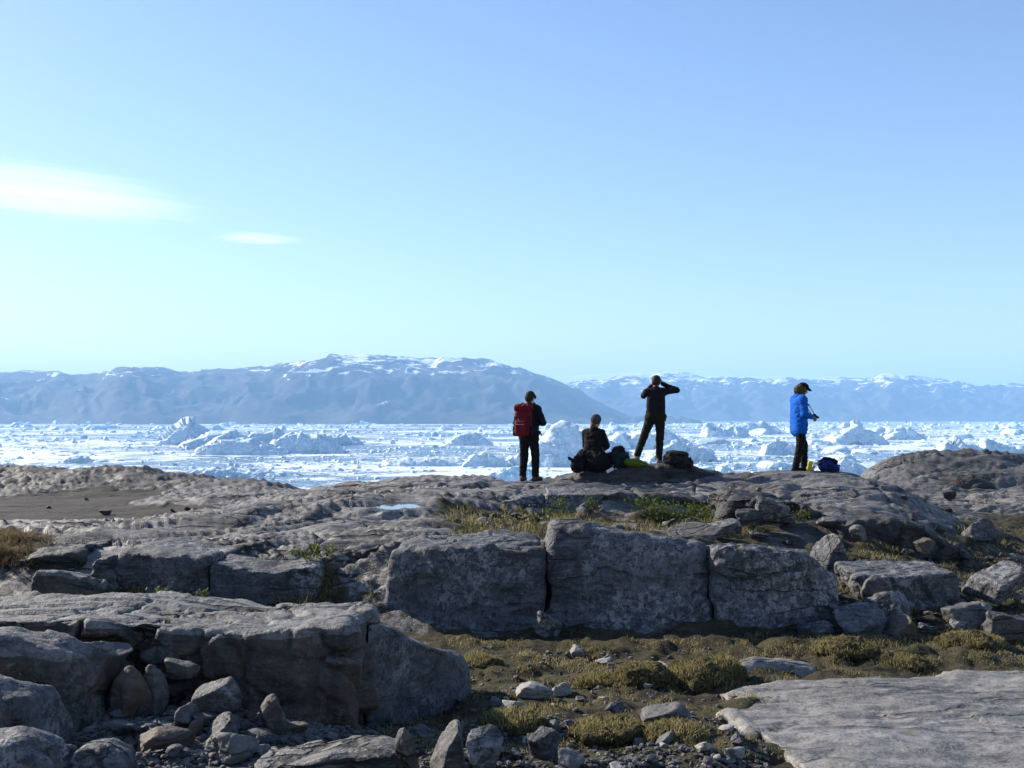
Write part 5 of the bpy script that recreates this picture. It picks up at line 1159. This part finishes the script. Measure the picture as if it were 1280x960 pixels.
# 4. the one in the blue jacket, seen from the side
J4 = dict(pelvis=(0, -.01, 0.95), chest=(0, -.01, 1.28), neck=(0, .02, 1.46), head=(0, .075, 1.60), ls=(-.185, -.01, 1.40), le=(-.22, .02, 1.13), lw=(-.06, .245, 1.08), rs=(.185, -.01, 1.40), re=(.225, .0, 1.12), rw=(.07, .235, 1.06),
          lh=(-.09, 0, .92), lk=(-.11, .15, .52), la=(-.12, .17, .09), lt=(-.14, .335, .045), rh=(.09, 0, .92), rk=(.10, -.03, .50), ra=(.10, -.13, .09), rt=(.12, .035, .045))
Y4 = 20.9; L4 = (X(999, Y4), Y4, Z(590, Y4))
p4_, hf, hm = person('person in a bright blue jacket and black trousers standing in profile', L4, R(-78), J4, 'blue', 'black', 'black', 0.83, head_turn=(R(4), R(-20)), seed=31, bulk=1.16, loose=1.02)
shape('hair', [ell(hf((0, -.030, -.005)), (.098, .105, .105), .03, hm), ell(hf((0, -.085, -.055)), (.092, .085, .085), .04, hm), cap(hf((-.06, -.02, -.10)), hf((.06, -.02, -.10)), .05, .05, .03)], .009, S['hair_olive'], p4_, .012, 16)
ct = shape('cap', [ell(hf((0, .0, .055)), (.093, .108, .080), .01, hm)], .008, S['black'], p4_, .002, 20)
shape('brim', [cap(hf((-.045, .09, .045)), hf((.045, .09, .045)), .045, .045, .03, (tuple(hm @ Vector((0, .25, 1)).normalized()), .22)), cap(hf((-.03, .14, .035)), hf((.03, .14, .035)), .04, .04, .03, (tuple(hm @ Vector((0, .25, 1)).normalized()), .2))], .007, S['black'], ct)
shape('collar', [cap((-.05, -.05, 1.46), (.05, -.05, 1.46), .06, .06, .04), cap((-.05, .05, 1.46), (.05, .05, 1.44), .05, .05, .04)], .011, S['blue'], p4_, .008, 12)
cm = empty('camera_body', L4, R(-78)); cm.name = 'photo_camera'; tag(cm, 'small black camera in the hands of the person in blue', 'camera')
cb = shape('housing', [rbox((0, .315, 1.07), (.062, .028, .042), .012), rbox((0, .315, 1.115), (.025, .02, .012), .008)], .008, S['metal'], cm)
le_ = shape('lens_barrel', [cap((0, .335, 1.065), (0, .375, 1.06), .030)], .008, S['metal'], cm); shape('lens', [ell((0, .41, 1.057), (.022, .005, .022), .004)], .005, S['glass'], le_)
shape('strap', [cap((-.06, .31, 1.09), (-.075, .16, 1.30), .008), cap((.06, .31, 1.09), (.075, .16, 1.30), .008), cap((-.075, .16, 1.30), (-.06, -.03, 1.47), .008), cap((.075, .16, 1.30), (.06, -.03, 1.47), .008)], .006, S['webbing'], cm)

# gear lying on the rock
def pack(px, py, Y, rz, label, mat, size, top=True, seed=0, tilt=0.0, lidmat=None):
    r = empty('backpack', at_px(px, py, Y), rz); r.rotation_euler = (0, tilt, rz); tag(r, label, 'backpack')
    w, d, h = size
    shape('main_compartment', [ell((0, 0, h * .42), (w * 1.05, d * 1.1, h * .62), .04), ell((-w * .35, -d * .3, h * .55), (w * .6, d * .8, h * .5), .05), ell((0, -d * .8, h * .35), (w * .8, d * .55, h * .3), .05), ell((w * .6, 0, h * .2), (w * .6, d, h * .35), .05)], .012, S[mat], r, .03, 7, seed, zmin=-.03)
    shape('lid', [ell((-w * .15, -.01, h * .98), (w * .75, d * .95, h * .2), .05), ell((w * .3, -.01, h * .93), (w * .45, d * .8, h * .16), .05)], .012, S[lidmat or mat], r, .016, 9, seed + 1)
    shape('front_pocket', [rbox((0, -d * 1.15, h * .34), (w * .6, .035, h * .22), .03)], .01, S['webbing'], r, .006, 12)
    for sx in (-1, 1):
        shape('shoulder_strap', [cap((sx * w * .5, d * .9, h * .95), (sx * w * .7, d * 1.5, h * .6), .02, .02, .01), cap((sx * w * .7, d * 1.5, h * .6), (sx * w * .6, d * 1.0, h * .12), .02, .015, .02)], .01, S['webbing'], r)
        shape('compression_strap', [cap((sx * w * 1.0, -d * .9, h * .7), (sx * w * 1.0, d * .9, h * .75), .009), cap((sx * w * 1.0, -d * .7, h * .7), (sx * w * 1.04, -d * .9, h * .3), .008)], .006, S['webbing'], r)
    return r
pack(777, 583, 20.7, R(20), 'dark teal backpack leaning between the seated and the looking person', 'teal', (.15, .11, .34), seed=41, tilt=R(-12), lidmat='navy')
pack(846, 582, 20.7, R(-10), 'dark grey-green backpack lying on the mound behind the looking person', 'packgrey', (.25, .15, .24), seed=43, tilt=R(4))
b4 = pack(1034, 589, 20.6, R(15), 'royal blue backpack slumped at the feet of the person in blue', 'royal', (.17, .13, .22), seed=45, tilt=R(14), lidmat='black')
lc = shape('rain_cover', [ell((0, 0, .05), (.16, .12, .075), .04), ell((.14, -.02, .03), (.13, .09, .05), .04), ell((-.08, -.03, .07), (.09, .08, .07), .04)], .011, S['lime'], None, .022, 9, 47, zmin=-.03)
lc.location = at_px(792, 582, 20.55); tag(lc, 'crumpled lime green rain cover beside the teal backpack', 'rain cover')
yc = shape('yellow_pouch', [ell((0, 0, .05), (.055, .05, .06), .03), ell((.01, -.01, .13), (.05, .045, .05), .03)], .009, S['yellow'], None, .012, 12, 48)
yc.location = at_px(1012, 588, 20.5); tag(yc, 'yellow pouch lying at the feet of the person in blue', 'pouch')
rp = [cap((math.cos(a) * .10 * (1 + .25 * math.sin(3 * a)), math.sin(a * 1.3) * .06, .08 + .07 * math.sin(a * 1.7)), (math.cos(a + .5) * .10 * (1 + .25 * math.sin(3 * a + 1.5)), math.sin((a + .5) * 1.3) * .06, .08 + .07 * math.sin((a + .5) * 1.7)), .010, .010, .004) for a in np.arange(0, 12, .5)]
ro = shape('rope', rp, .006, S['pale'], None); ro.location = at_px(1020, 588, 20.55); tag(ro, 'tangle of pale cord between yellow pouch and blue backpack', 'rope')
mp_ = shape('folded_map', [rbox((0, 0, .04), (.075, .006, .03), .004)], .004, S['paper'], None); mp_.location = at_px(764, 590, 20.35); mp_.rotation_euler = (R(-20), R(-28), R(10)); tag(mp_, 'small folded pale sheet lying beside the seated person', 'map')
bg_ = shape('daypack', [ell((0, 0, .12), (.13, .12, .14), .05), ell((.03, 0, .24), (.10, .09, .09), .05), cap((-.10, -.02, .22), (-.17, -.02, .27), .03, .02, .02)], .011, S['black'], None, .02, 9, 49); bg_.location = at_px(722, 590, 20.6); tag(bg_, 'black soft bag at the left hip of the seated person', 'bag')
sk = shape('strap', [cap((-.04, -.10, .10), (.08, -.10, .24), .010), cap((.05, -.12, .05), (.10, -.08, .20), .010)], .007, S['packgrey'], bg_)
